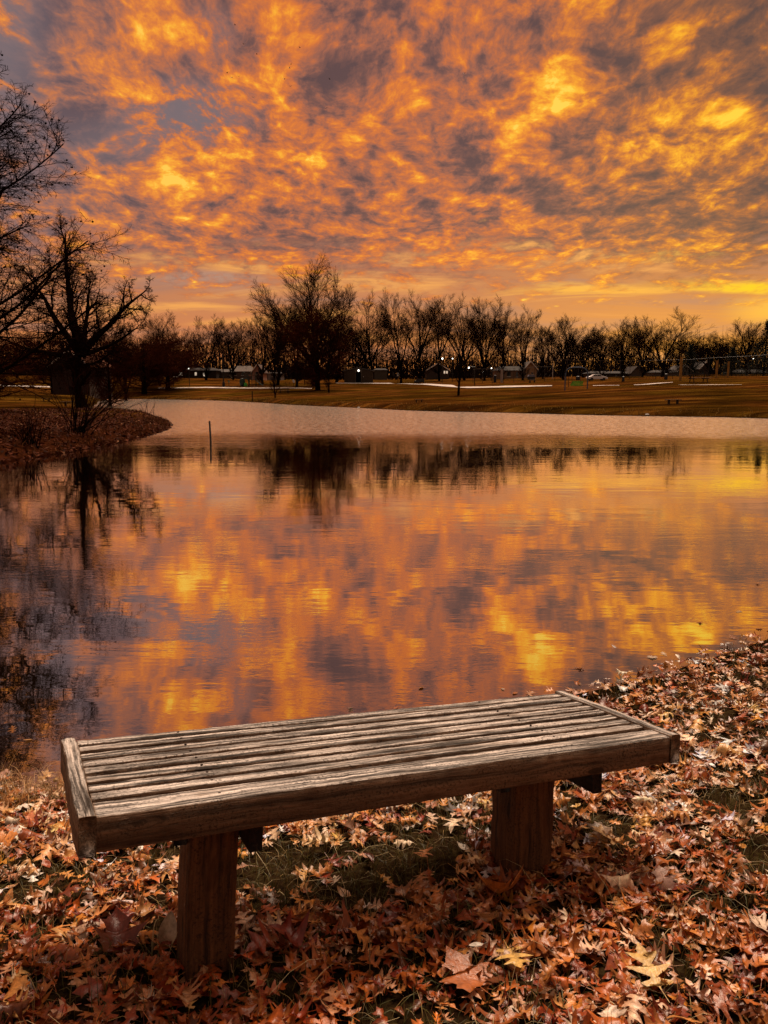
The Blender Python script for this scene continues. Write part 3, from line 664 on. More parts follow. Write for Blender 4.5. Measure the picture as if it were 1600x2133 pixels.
tag(link('bank_grass', mesh_np('bank_grass', v_, f_, c_), attr_mat('bank_blade', 1., 0., .1, 8., 0)), 'rough golden grass fringe along the far shore of the pond', 'grass', kind='stuff')

# ================================================================ trees
def grow(seed, base, levels):
    """base: list of (P0, D, L, r0); each level: dict(n, t0, t1, ang, aj, ratio, rr, up, jit, seg, prof)"""
    r = np.random.default_rng(seed); out = []
    P = np.array([b[0] for b in base], float); D = np.array([b[1] for b in base], float); L = np.array([b[2] for b in base], float); Rd = np.array([b[3] for b in base], float)
    Lim = levels
    for li, lv in enumerate(Lim):
        S = lv.get('seg', 4); B = len(P); D = D / np.linalg.norm(D, axis=1)[:, None]
        pts = np.zeros((B, S + 1, 3)); pts[:, 0] = P; d = D.copy(); dirs = np.zeros((B, S + 1, 3)); dirs[:, 0] = d
        for i in range(S):
            d = d + r.normal(0, lv.get('jit', .1), (B, 3)) + np.array([0, 0, lv.get('up', 0.)])
            d /= np.linalg.norm(d, axis=1)[:, None]
            pts[:, i + 1] = pts[:, i] + d * (L / S)[:, None]; dirs[:, i + 1] = d
        tt = np.linspace(0, 1, S + 1); rad = Rd[:, None] * (1 - tt[None] * (1 - lv.get('tip', .35)))
        out.append((pts, rad))
        if li + 1 < len(Lim):
            nx_ = Lim[li + 1]; k = nx_['n']; t0, t1 = nx_.get('t0', .25), nx_.get('t1', 1.)
            tq = (np.arange(k)[None] + r.uniform(0, 1, (B, k))) / k; tq = t0 + (t1 - t0) * tq
            f = tq * S; i0 = np.minimum(f.astype(int), S - 1); fr = (f - i0)[..., None]
            bi = np.arange(B)[:, None]
            p = pts[bi, i0] * (1 - fr) + pts[bi, i0 + 1] * fr; dd = dirs[bi, i0 + 1]
            az = r.uniform(0, 2 * np.pi, (B, k)) if not nx_.get('spiral') else (np.arange(k)[None] * 2.4 + r.uniform(0, 6.28, (B, 1)) + r.normal(0, .3, (B, k)))
            an = np.radians(nx_['ang'] + r.normal(0, nx_.get('aj', 8), (B, k)))
            ref = np.where(np.abs(dd[..., 2:3]) < .9, np.array([0, 0, 1.]), np.array([1., 0, 0]))
            u = np.cross(dd, ref); u /= np.linalg.norm(u, axis=2)[..., None]; v = np.cross(dd, u)
            nd = dd * np.cos(an)[..., None] + (u * np.cos(az)[..., None] + v * np.sin(az)[..., None]) * np.sin(an)[..., None]
            pr = nx_.get('prof', 'lin')
            ts = (tq - t0) / max(t1 - t0, 1e-6)
            sh = (1 - .4 * ts) if pr == 'lin' else (1.02 - ts) if pr == 'cone' else (.45 + .55 * np.sin(np.pi * np.clip(ts * .85 + .1, 0, 1)))
            nl = L[:, None] * nx_['ratio'] * sh * r.uniform(.75, 1.2, (B, k))
            nr_ = np.maximum(Rd[:, None] * (1 - .6 * tq) * nx_.get('rr', .5) * r.uniform(.8, 1.1, (B, k)), nx_.get('minr', .006))
            P = p.reshape(-1, 3); D = nd.reshape(-1, 3); L = nl.reshape(-1); Rd = nr_.reshape(-1)
    return out
def tubes(levs, sides):
    V = []; Fq = []; b = 0
    for (pts, rad), k in zip(levs, sides):
        B, S1, _ = pts.shape
        t = np.gradient(pts, axis=1); t /= np.linalg.norm(t, axis=2)[..., None] + 1e-9
        ref = np.where(np.abs(t[:, :1, 2:3]) < .9, np.array([0, 0, 1.]), np.array([1., 0, 0])) * np.ones_like(t)
        u = np.cross(t, ref); u /= np.linalg.norm(u, axis=2)[..., None] + 1e-9; v = np.cross(t, u)
        a = np.arange(k) * 2 * np.pi / k
        ring = pts[:, :, None] + rad[:, :, None, None] * (u[:, :, None] * np.cos(a)[None, None, :, None] + v[:, :, None] * np.sin(a)[None, None, :, None])
        V.append(ring.reshape(-1, 3)); q = b + np.arange(B * S1 * k).reshape(B, S1, k); q2 = np.roll(q, -1, 2)
        Fq.append(np.stack([q[:, :-1], q2[:, :-1], q2[:, 1:], q[:, 1:]], -1).reshape(-1, 4)); b += B * S1 * k
    return np.concatenate(V), np.concatenate(Fq)
def leafbits(pts, r, size, per):
    p = np.repeat(pts, per, 0) + r.normal(0, size * 2.2, (len(pts) * per, 3)); k = len(p)
    a = r.normal(0, 1, (k, 3)); a /= np.linalg.norm(a, axis=1)[:, None]; b_ = np.cross(a, r.normal(0, 1, (k, 3))); b_ /= np.linalg.norm(b_, axis=1)[:, None]
    s = (size * r.uniform(.6, 1.3, k))[:, None]
    return np.stack([p - a * s, p + b_ * s * .55, p + a * s, p - b_ * s * .55], 1).reshape(-1, 3), np.arange(k * 4).reshape(-1, 4)
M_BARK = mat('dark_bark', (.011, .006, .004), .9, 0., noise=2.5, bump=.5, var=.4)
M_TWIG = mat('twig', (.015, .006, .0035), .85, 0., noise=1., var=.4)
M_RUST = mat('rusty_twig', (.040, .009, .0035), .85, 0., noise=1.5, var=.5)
M_NEED = mat('dark_needles', (.012, .016, .008), .85, .15, noise=2., var=.5)
PROTO = {}
def proto(key, seed, base, levels, sides, split=2, leaf=None, twigmat=None, cones=None):
    g = grow(seed, base, levels)
    tv, tf = tubes(g[:split], sides[:split]); cv, cf_ = tubes(g[split:], sides[split:])
    faces = [cf_]
    r = np.random.default_rng(seed + 5)
    if leaf:
        lv, lf = leafbits(g[-1][0][:, -1], r, leaf[0], leaf[1]); faces.append(lf + len(cv)); cv = np.concatenate([cv, lv])
    if cones:
        tips = g[-2][0][:, -1]; tips = tips[r.random(len(tips)) < cones[1]]
        o8 = np.array([(1,0,0),(-1,0,0),(0,1,0),(0,-1,0),(0,0,1),(0,0,-1)]) * cones[0]
        t8 = np.array([(0,2,4),(2,1,4),(1,3,4),(3,0,4),(2,0,5),(1,2,5),(3,1,5),(0,3,5)])
        kv = (tips[:, None] + o8[None] + [0, 0, -.03]).reshape(-1, 3); kf = (t8[None] + len(cv) + (np.arange(len(tips)) * 6)[:, None, None]).reshape(-1, 3)
        faces.append(kf); cv = np.concatenate([cv, kv])
    hw = np.percentile(np.hypot(cv[:, 0], cv[:, 1]), 97); H = cv[:, 2].max()
    mt = mesh_np('trunk', tv, [tf], smooth=True); mc = mesh_np('crown', cv, faces)
    mt.materials.append(M_BARK); mc.materials.append(twigmat or M_TWIG)
    PROTO[key] = (mt, mc, hw, H); print(key, len(cv), round(hw, 1), round(H, 1))
def leaders(seed, n_, z, L, r0, ang, h0=0.):
    r = np.random.default_rng(seed); a0 = r.uniform(0, 6.28); o = [((0, 0, -.8), (0, 0, 1), z + .9, r0 * 1.15)]
    for k in range(n_):
        q_ = (k + .35) / max(n_ - .3, 1); a = a0 + k * 2.4 + r.normal(0, .25); an = R(ang) * (.18 + 1.05 * q_) if n_ > 3 else R(ang) * r.uniform(.6, 1.1)
        o.append(((0, 0, z + r.uniform(-.6, 0.)), (math.cos(a) * math.sin(an), math.sin(a) * math.sin(an), math.cos(an)), L * r.uniform(.9, 1.08) * (1.05 - .22 * q_), r0 * r.uniform(.5, .66)))
    return o
def fan(key, seed, nl, z, ang, dense=1., **kw):
    b = leaders(seed, nl, z, 12.5, .36, ang)
    if nl > 6: b.append(((0, 0, z), (.05, 0, 1), 13.5, .24))
    proto(key, seed, b, [dict(seg=8, jit=.055, up=.012, tip=.15), dict(n=int(10 * dense), t0=.15, ang=42, ratio=.52, rr=.42, up=.055, jit=.09, seg=6, tip=.25),
        dict(n=8, t0=.15, ang=33, ratio=.52, rr=.48, up=.05, jit=.08, seg=4, minr=.024), dict(n=6, t0=.1, ang=29, ratio=.66, rr=.55, up=.05, jit=.07, seg=3, minr=.014, tip=.5),
        dict(n=4, t0=.15, ang=25, ratio=.80, rr=.6, up=.04, jit=.05, seg=2, minr=.009)], [8, 6, 4, 3, 3], **kw)
fan('fan_a', 3, 6, 4.2, 34); fan('fan_b', 8, 5, 5.5, 27); fan('fan_c', 15, 7, 3.4, 42); fan('fork', 22, 3, 3.8, 28, 1.3); fan('fan_d', 29, 4, 6.0, 28, 1.2)
fan('round', 35, 8, 4.6, 42, .9)
fan('open', 47, 4, 3.0, 42, 1.1)
# single stem trees
def stem(key, seed, H, lv, sides, r0=.3, **kw): proto(key, seed, [((0, 0, -.8), (0, 0, 1), H + .8, r0)], lv, sides, split=1, **kw)
stem('young', 61, 9.5, [dict(seg=9, jit=.02, tip=.12), dict(n=34, t0=.24, ang=34, ratio=.42, rr=.42, up=.07, jit=.05, seg=5, prof='round', spiral=1),
     dict(n=9, t0=.1, ang=32, ratio=.42, rr=.5, up=.05, jit=.1, seg=3, minr=.012), dict(n=6, t0=.1, ang=34, ratio=.5, rr=.6, up=.03, jit=.1, seg=2, minr=.009)], [7, 4, 3, 3], .2)
stem('dense', 71, 11.5, [dict(seg=9, jit=.02, tip=.15), dict(n=48, t0=.13, ang=68, aj=10, ratio=.50, rr=.38, up=.035, jit=.07, seg=6, prof='round', spiral=1),
     dict(n=12, t0=.12, ang=44, ratio=.40, rr=.5, up=.0, jit=.12, seg=4, minr=.02), dict(n=7, t0=.1, ang=42, ratio=.5, rr=.6, jit=.14, seg=2, minr=.013), dict(n=3, t0=.1, ang=40, ratio=.6, rr=.7, jit=.1, seg=1, minr=.011)],
     [8, 5, 4, 3, 3], .42, leaf=(.055, 2), twigmat=M_RUST)
stem('cypress', 83, 16.5, [dict(seg=12, jit=.012, tip=.08), dict(n=70, t0=.08, t1=.99, ang=60, aj=7, ratio=.25, rr=.14, up=.07, jit=.045, seg=8, prof='cone', spiral=1),
     dict(n=24, t0=.10, ang=44, ratio=.40, rr=.42, up=.01, jit=.10, seg=4, minr=.010), dict(n=11, t0=.1, ang=50, ratio=.42, rr=.5, up=-.02, jit=.14, seg=3, minr=.0055), dict(n=4, t0=.2, ang=45, ratio=.5, rr=.7, up=-.02, jit=.14, seg=2, minr=.0045)],
     [9, 5, 4, 3, 3], .42, cones=(.032, .10), twigmat=mat('cypress_twig', (.012, .005, .003), .85, 0., noise=1., var=.4))
def fir(key, seed):
    r = np.random.default_rng(seed); stem(key, seed, 14, [dict(seg=6, jit=.01, tip=.05), dict(n=95, t0=.05, t1=.99, ang=96, aj=6, ratio=.34, rr=.2, up=.01, jit=.03, seg=4, prof='cone', spiral=1),
        dict(n=13, t0=.05, ang=55, ratio=.36, rr=.4, up=-.03, jit=.08, seg=2, minr=.012)], [6, 3, 3], .25, leaf=(.12, 9), twigmat=M_NEED)
fir('fir', 91)
# the big tree standing on the far point: limbs laid out as in the photo
def big_tree():
    r = np.random.default_rng(5)
    b = [((0, 0, -.8), (-.02, 0, 1), 5.6, .62),
         ((.0, 0, 4.2), (-.62, .15, .80), 9.0, .36), ((.05, 0, 4.6), (-.10, -.1, 1.), 9.4, .42), ((.1, 0, 4.6), (.10, .25, 1.), 6.4, .27),
         ((.1, 0, 4.2), (.66, -.1, .72), 8.2, .36), ((.1, 0, 4.3), (.92, .25, .30), 6.2, .22), ((0, 0, 3.8), (-.9, -.3, .38), 8.0, .26), ((0, 0, 4.4), (.1, -.9, .5), 6., .24), ((0, 0, 4.4), (-.2, .9, .6), 6., .24),
         ((0, 0, 3.4), (.75, -.5, .12), 5.2, .16), ((0, 0, 3.5), (-.6, .6, .1), 5.5, .16)]
    proto('big', 5, b, [dict(seg=9, jit=.085, up=.015, tip=.12), dict(n=11, t0=.2, ang=50, aj=14, ratio=.40, rr=.40, up=.05, jit=.16, seg=6, tip=.25),
        dict(n=9, t0=.15, ang=48, aj=14, ratio=.48, rr=.5, up=.03, jit=.2, seg=4, minr=.020), dict(n=7, t0=.1, ang=48, aj=14, ratio=.55, rr=.55, up=.02, jit=.22, seg=3, minr=.013), dict(n=4, t0=.1, ang=45, ratio=.6, rr=.6, jit=.2, seg=2, minr=.010)], [9, 6, 4, 3, 3], split=1)
big_tree()
def tree(key, px, py_top, d, hwpx, label, name='bare_tree', rz=None, group=None, cat='tree', zb=None, x=None, hwm=None, Hm=None):
    mt, mc, hw, H = PROTO[key]; x = at(px, d) if x is None else x; z = zg(x, d) if zb is None else zb
    h = (ztop(px, py_top, d) - z) if Hm is None else Hm; sx = (hwpx / F * d if hwm is None else hwm) / hw; sz = h / H
    rr_ = random.Random(int(px * 7 + d)); rz = rr_.uniform(0, 6.28) if rz is None else rz
    o = empty(name, (x, d, z), label, cat, group, rz); o.scale = (sx, sx, sz)
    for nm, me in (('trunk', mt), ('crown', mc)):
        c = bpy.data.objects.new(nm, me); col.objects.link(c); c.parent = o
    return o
G1 = 'bare trees along the far side of the park'
tree('cypress', -118, 0, 25.5, 0, 'tall tapering tree with fine drooping twigs, cut off by the left edge of the photo', 'cypress_tree', 1.3, x=-14.2, hwm=4.7, Hm=18.2)
tree('big', 172, 438, 60, 158, 'large crooked bare tree with heavy spreading limbs on the grassy point at the left', rz=0.)
tree('dense', -45, 676, 44, 150, 'low wide rust brown tree under the tall tapering tree at the left edge', 'rusty_tree', 1.)
tree('dense', 112, 680, 112, 95, 'rust brown tree left of the crooked tree trunk, hiding the gabled house', 'rusty_tree', 2.2)
tree('dense', 228, 672, 78, 62, 'dark bushy tree right of the crooked tree on the point', 'rusty_tree', 3.1)
tree('fan_c', 262, 655, 110, 45, 'thin bare tree directly right of the crooked tree', rz=2.)
T = [('fan_c', 335, 640, 135, 50, 'broad bushy bare tree left of the gap beside the crooked tree'), ('dense', 300, 700, 120, 60, 'dark low tree under the bushy tree, right of the crooked tree'),
     ('dense', 350, 690, 128, 52, 'dark rounded low tree in front of the lit garage'),
     ('fan_a', 430, 647, 160, 42, 'bare tree above the lit garage, left of the playground'), ('fan_c', 487, 657, 165, 38, 'small fan shaped bare tree above the playground climber'),
     ('open', 548, 642, 140, 46, 'airy leaning bare tree above the pink gable'), ('fan_b', 578, 592, 135, 50, 'tall slender bare tree just left of the tallest one'),
     ('fan_c', 655, 522, 132, 84, 'tallest bare tree with a wide rounded crown, left of the shed'),
     ('fan_d', 618, 640, 125, 44, 'bare tree between the slender and the tallest trees'), 
     ('fan_b', 742, 655, 150, 34, 'narrow bare tree right behind the shed'), ('fan_a', 772, 603, 150, 52, 'bare tree directly right of the tallest one, above the scoreboard'),
     ('fork', 835, 598, 138, 44, 'left stem of the twin bare trees beside the scoreboard'), ('fan_b', 872, 597, 140, 50, 'tall fan crowned bare tree right of the scoreboard'),
     ('fan_d', 915, 605, 150, 36, 'slender bare tree left of the young tree by the path'), ('fan_a', 968, 608, 155, 46, 'bare tree standing straight behind the young tree by the path'),
     ('fan_c', 1010, 607, 140, 52, 'full crowned dark bare tree right of the young tree'), ('fan_b', 1048, 628, 165, 34, 'narrow bare tree left of the forked one'),
     ('fork', 1088, 633, 150, 36, 'forked bare tree with clear sky below its crown, above the cream gable'), ('fan_d', 1130, 668, 170, 28, 'small bare tree between the forked one and the round crowned one'),
     ('fan_c', 1172, 646, 150, 48, 'round crowned bare tree above the swing frame'), ('fan_a', 1215, 672, 170, 34, 'low bare tree above the white car'), ('fan_b', 1250, 668, 175, 36, 'bushy bare tree right above the parked car'),
     ('fan_c', 1295, 655, 165, 42, 'dense bare tree left of the leaning one on the right'), ('fan_a', 1336, 652, 170, 36, 'upright bare tree touching the leaning one'),
     ('open', 1378, 640, 145, 58, 'wide bare tree with long leaning limbs, left of the tallest yellow pole'), ('fan_c', 1440, 688, 190, 38, 'low bare tree above the tallest yellow pole'),
     ('fan_c', 1476, 686, 170, 46, 'low round bare tree above the pair of yellow poles'), ('fan_a', 1515, 700, 185, 30, 'smallest bare tree, right of the pair of yellow poles'), ('fan_c', 1552, 657, 165, 44, 'bare tree with a fan crown left of the evergreen'),
     ('fan_b', 1410, 690, 190, 34, 'small bare tree right behind the leaning limbs'), ('fan_a', 385, 705, 180, 32, 'low far bare tree between the bushy one and the lit garage'),
     ('fan_c', 700, 640, 150, 60, 'bare tree behind the right half of the tallest crown')]
for k, px, py, d, hw_, lb in T: tree(k, px, py, d * 1.12, hw_ * 1.5, lb, 'rusty_tree' if k == 'dense' else 'bare_tree', group=G1)
x_, d_ = hit(662, 813, 40); tree('dense', 662, 628, d_, 88, 'dark bushy rust brown tree on the far lawn, left of the shed', 'rusty_tree', .4)
tree('young', 955, 655, hit(955, 824, 40)[1], 44, 'small young tree standing alone on the lawn beside the pale path', rz=1.1)
tree('fan_d', 685, 650, 112, 40, 'bare tree with a straight trunk close behind the bushy tree left of the shed', group=G1)
tree('fan_b', 573, 640, 100, 36, 'bare tree with a straight trunk right of the playground', group=G1)
tree('fir', 1588, 664, 150, 40, 'dark evergreen at the right edge of the park', 'evergreen_tree'); tree('fir', 1622, 650, 145, 44, 'dark evergreen cut off by the right edge', 'evergreen_tree')
tree('fir', 1522, 722, 175, 26, 'short dark evergreen below the fan crowned tree on the right', 'evergreen_tree')
tree('fir', 1435, 716, 185, 26, 'dark pointed evergreen behind the tallest yellow pole', 'evergreen_tree')
# dark woodland and scrub that closes the view behind the park
rng = np.random.default_rng(51)
k = 100000
dd = rng.uniform(225, 290, k); pxs = rng.uniform(-420, 2050, k); xx = (pxs - 800) / F * dd
prof = 8.6 + 2.2 * np.sin(pxs * .017) + 1.8 * np.sin(pxs * .043 + 1) + 1.2 * np.sin(pxs * .11) + 2.2 * sstep(700, 200, pxs)
hh = prof * rng.random(k) ** 1.15
p0 = np.stack([xx, dd, gh(xx, dd) + hh], -1)
a = rng.normal(0, 1, (k, 3)); a[:, 2] *= 2.5; a /= np.linalg.norm(a, axis=1)[:, None]; b_ = np.cross(a, rng.normal(0, 1, (k, 3))); b_ /= np.linalg.norm(b_, axis=1)[:, None]
s = (rng.uniform(.25, .8, k) * (1.6 - 1.0 * hh / prof))[:, None]
V = np.stack([p0 - a * s, p0 + b_ * s * .16, p0 + a * s, p0 - b_ * s * .16], 1).reshape(-1, 3)
kk = 3500; dd = rng.uniform(222, 285, kk); xx = (rng.uniform(-420, 2050, kk) - 800) / F * dd; z0 = gh(xx, dd) - .3; hs = rng.uniform(5, 14, kk); w_ = rng.uniform(.05, .14, kk); lx = rng.normal(0, .6, kk)
V2 = np.stack([np.stack([xx - w_, dd, z0], -1), np.stack([xx + w_, dd, z0], -1), np.stack([xx + lx + .02, dd + .1, z0 + hs], -1), np.stack([xx + lx - .02, dd + .1, z0 + hs], -1)], 1).reshape(-1, 3)
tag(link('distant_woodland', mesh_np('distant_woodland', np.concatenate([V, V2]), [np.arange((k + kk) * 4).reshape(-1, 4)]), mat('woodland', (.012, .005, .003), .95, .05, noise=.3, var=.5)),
    'dark mass of far woodland and scrub behind the park trees', 'woodland', kind='stuff')

# shrubs and saplings on the point
def shrub(px, py, hgt_, n_, spread, label, seed, bias=(0, 0), d=None):
    x, d = hit(px, py, 10) if d is None else (at(px, d), d)
    r = np.random.default_rng(seed); b = []
    for k in range(n_):
        a = r.uniform(0, 6.28); s_ = r.uniform(.15, 1) * spread
        b.append(((r.normal(0, .12), r.normal(0, .12), -.1), (math.cos(a) * s_ + bias[0], math.sin(a) * s_ + bias[1], 1), hgt_ * r.uniform(.6, 1.1), .016))
    g = grow(seed, b, [dict(seg=7, jit=.05, up=-.03, tip=.3), dict(n=4, t0=.3, ang=24, ratio=.45, rr=.6, up=.0, jit=.06, seg=4, minr=.006)])
    sv, sf = tubes(g[:1], [4]); bv, bf = tubes(g[1:], [3])
    o = empty('bush', (x, d, zg(x, d)), label, 'bush')
    link('stems', mesh_np('stems', sv, [sf]), M_BARK, o); link('twigs', mesh_np('twigs', bv, [bf]), M_RUST, o)
shrub(162, 903, 2.3, 34, .8, 'bare arching shrub at the water edge of the far point', 3, (.35, .1))
shrub(62, 930, 1.0, 22, .7, 'small bare shrub left of the arching one, low on the bank', 4)
shrub(312, 866, 1.1, 3, .25, 'thin forked sapling near the tip of the point', 6, (.2, 0))
shrub(303, 864, 1.0, 2, .15, 'spindly upright sapling left of the forked one', 7)

# ================================================================ things in the park
c_ = lambda *a: tuple(a)
M_WHITE = mat('white_paint', (.62, .58, .55), .6, .3, noise=6, var=.08); M_BLACK = mat('black_metal', (.015, .014, .015), .5, .4, noise=4)
M_STEEL = mat('galvanised_steel', (.045, .04, .04), .45, .4, .5, noise=8, var=.2); M_GREEN = mat('green_plastic', (.045, .34, .03), .4, .4, noise=3, var=.15)
M_BLUE = mat('blue_steel', (.06, .09, .16), .4, .5, .3, noise=5, var=.15); M_YEL = mat('yellow_pole', (.30, .15, .03), .6, .3, noise=5, var=.2)
M_GLASS = mat('dark_glass', (.01, .011, .014), .08, .6, noise=1, var=.1); M_TABLE = mat('old_planks', (.05, .032, .022), .8, .2, noise=6, var=.3)
M_PANE = mat('pale_plank', (.42, .33, .27), .7, .3, noise=6, var=.2)
M_LIT = mat('lamp_glow', (1, 1, 1), .5, .2, noise=1, var=.0, emit=(1., .93, .80, 4.)); M_WIN = mat('lit_window', (1, .8, .5), .5, .2, noise=1, var=0., emit=(1., .82, .62, .55))
def place(name, px, py, label, cat, group=None, rz=0., dmin=20):
    x, d = hit(px, py, dmin); return empty(name, (x, d, zg(x, d)), label, cat, group, rz), x, d
# simple slatted benches / tables
def small_bench(px, py, rz, label, group='park benches round the pond', w_=1.8, wpx=20, name='park_bench'):
    o, x, d = place(name, px, py, label, 'bench', group, rz); scale = wpx / F * d / w_
    m = MB()
    for k in range(5): m.box(-w_/2, w_/2, -.22 + k * .09, -.22 + k * .09 + .07, .42, .50)
    m.build('seat', M_TABLE, o); MB().box(-w_/2, w_/2, .20, .235, .50, .512).build('worn_edge', M_PANE, o)
    for s_ in (-1, 1): MB().box(s_ * w_ * .27 - .09, s_ * w_ * .27 + .09, -.12, .12, -.3, .42).build('leg', M_TABLE, o)
    o.scale = (scale,) * 3; return o
small_bench(873, 838, .15, 'dark wooden bench on the far shore, right of the shed', wpx=20)
small_bench(1402, 842, .12, 'long dark bench on the far right shore, below the tallest yellow pole', wpx=34)
small_bench(97, 836, .1, 'pale topped bench on the grass at the left, left of the crooked tree', wpx=20)
small_bench(150, 846, .1, 'dark bench at the foot of the crooked tree', wpx=46, w_=2.4)
small_bench(160, 822, .2, 'small far bench seen behind the foot of the crooked tree', wpx=13)
def picnic(px, py, label, rz=0., sc=20.):
    o, x, d = place('picnic_table', px, py, label, 'picnic table', 'picnic tables in the park', rz); sc = sc / F * d / 1.8
    m = MB()
    for k in range(4): m.box(-.9, .9, -.36 + k * .185, -.36 + k * .185 + .165, .72, .77)
    m.build('table_top', M_TABLE, o)
    for s_ in (-1, 1):
        MB().box(-.9, .9, s_ * .72 - .12, s_ * .72 + .12, .42, .46).build('bench_seat', M_PANE if s_ < 0 else M_TABLE, o)
        MB().box(s_ * .62 - .04, s_ * .62 + .04, -.74, .74, .34, .41).tube([(s_ * .62, -.55, 0), (s_ * .62, -.22, .74)], .045, 4).tube([(s_ * .62, .55, 0), (s_ * .62, .22, .74)], .045, 4).build('leg', M_TABLE, o)
    o.scale = (sc,) * 3
picnic(592, 819, 'picnic table on the lawn below the playground, left of the bushy tree', .2, 23)
picnic(599, 801, 'small far picnic table beside the round white sign', .1, 12)
picnic(1455, 797, 'long dark picnic table right of the tallest yellow pole', .0, 40)
picnic(1094, 791, 'dark picnic table under the small roofed shelter behind the fence', .1, 15)
# shed
o, x, d = place('shed', 747, 798, 'low dark brown shed with an open doorway and a bright lamp over it', 'shed'); W2 = 32 / F * d
S_ = mat('dark_cladding', (.050, .032, .020), .8, .2, noise=4, var=.25)
hW = W2 * .92; dp = 3.4; hL = 1.62 * W2 / 2.1; hR = hL * 1.22
MB().box(-hW, -.34 * W2/2 - .1, 0, dp, -.3, hL).box(.34 * W2/2 + .02, hW, 0, dp, -.3, hL).box(-.34 * W2/2 - .1, .34 * W2/2 + .02, 0, dp, hL * .93, hL).box(-.34*W2/2-.1, .34*W2/2+.02, dp - .15, dp, -.3, hL*.93).prism([(-hW, hL + .003), (hW, hL + .003), (0, hR)], 0, dp).build('wall', S_, o)
MB().prism([(-W2, hL - .04), (0, hR + .03), (W2, hL - .04), (W2, hL + .09), (0, hR + .17), (-W2, hL + .09)], -.35, dp + .3).build('roof', mat('shed_roof', (.07, .065, .07), .5, .4, noise=3), o)
MB().box(-.34 * W2/2 - .06, .34 * W2/2 - .02, dp * .5, dp * .5 + .05, 0, hL * .92).build('door', mat('doorway_shade', (.004, .004, .005), .9, .1), o)  # shade inside the open doorway, put in as a black sheet
for s_ in (-1, 1): MB().box(s_ * .36 * W2/2 - .09, s_ * .36 * W2/2 + .03, -.05, -.003, 0, hL * .97).build('door_post', mat('shed_trim', (.10, .07, .05), .7, .2, noise=6), o)
for s_ in (-1, 1): MB().tube([(s_ * .30, .3, hR - .05), (s_ * .30, .3, hR + .30)], .05, 6).build('roof_vent', M_WHITE, o)
lamp = MB().ball((.02, -.16, hL * 1.02), .17, 10, 8, 1.2).build('lamp', M_LIT, o)
MB().ball((.98, -.03, hL * .52), .08, 8, 6).build('fountain_button', M_WHITE, o)
MB().box(-.5, .7, -1.0, -.36, -.02, .03).build('door_step', M_WHITE, o)
# street lamps
def slamp(px, py_l, d, label, r=.17, arm=0., group='lit lamps behind the park'):
    x = at(px, d); z = zg(x, d); zt = ztop(px, py_l, d) - z
    o = empty('street_lamp', (x + arm, d, z), label, 'street lamp', group)
    MB().tube([(0, 0, -.2), (0, 0, zt + .1)] + ([(-arm, 0, zt + .22)] if arm else []), .07, 6).build('pole', M_BLACK, o)
    MB().ball((-arm, 0, zt), r * .62, 10, 8, 1.1).build('lamp', M_LIT, o)
slamp(921, 747, 150, 'left one of the two high lit lamps behind the young tree', .24)
slamp(942, 747, 150, 'right one of the two high lit lamps behind the young tree', .20)
slamp(976, 766, 120, 'lit lamp right of the young tree, with a short arm', .20, .9)
slamp(1023, 767, 150, 'small lit lamp left of the grey fence corner post', .17)
slamp(1007, 775, 160, 'dim low lamp between the two lamps right of the young tree', .13)
slamp(395, 768, 150, 'bright lamp on the eave of the house left of the playground', .22)
slamp(362, 774, 150, 'small low lamp left of the house with lit windows', .16)
slamp(1565, 747, 150, 'pale lamp on a tall thin pole at the far right', .12, .8)
# old style lamp post near the playground
o, x, d = place('lamp_post', 466, 806, 'tall black lamp post with a thick round base, left of the playground', 'lamp post'); h = ztop(466, 745, d) - zg(x, d)
MB().tube([(0, 0, -.1), (0, 0, .35), (0, 0, .8), (0, 0, 1.0)], [.28, .26, .24, .12], 10).build('base', M_BLACK, o)
MB().tube([(0, 0, .9), (0, 0, h)], [.11, .08], 8).build('pole', M_BLACK, o)
MB().tube([(0, 0, h), (0, 0, h + .1), (0, 0, h + .5), (0, 0, h + .62)], [.08, .2, .16, .03], 8).build('lantern', M_GLASS, o)
def post(px, py, py_t, r, m_, label, name='post', cat='post', group=None, d=None):
    x, d = hit(px, py, 12) if d is None else (at(px, d), d); z = zg(x, d); zt = ztop(px, py_t, d) - z
    o = MB().tube([(0, 0, -.3), (0, 0, zt)], [r, r * .92], 8).build(name, m_); o.location = (x, d, z); tag(o, label, cat, group)
M_DPOST = mat('dark_post', (.030, .018, .012), .8, .2, noise=5)
post(540, 803, 763, .10, M_DPOST, 'dark pole directly right of the slide, left one of two'); post(547, 804, 768, .10, M_DPOST, 'dark pole at the foot of the slide, right one of two')
post(573, 806, 772, .10, M_DPOST, 'dark straight pole left of the straight trunk right of the playground'); post(635, 802, 772, .09, M_DPOST, 'thin dark pole left of the bushy tree trunk'); post(617, 805, 776, .10, M_DPOST, 'dark pole standing beside the round white sign')
post(1417, 793, 743, .16, M_YEL, 'tallest yellow pole, rising above the ball field fence', 'yellow_pole', 'pole', None)
post(1492, 788, 751, .17, M_YEL, 'left one of the pair of shorter yellow poles at the fence', 'yellow_pole', 'pole'); post(1516, 787, 753, .15, M_YEL, 'right one of the pair of shorter yellow poles at the fence', 'yellow_pole', 'pole')
post(1151, 789, 756, .09, M_WHITE, 'thin pale pole right of the cream gable', 'pale_pole', 'pole')
post(1033, 797, 745, .05, M_STEEL, 'thin tall steel pole left of the grey fence corner post', 'steel_pole', 'pole')
post(1045, 797, 769, .22, mat('grey_post', (.30, .25, .22), .7, .3, noise=5), 'thick grey corner post of the fence, right of the trash can', 'corner_post', 'post')
post(526, 837, 815, .07, M_DPOST, 'short leaning wooden stake on the bank below the playground', 'stake', 'stake')
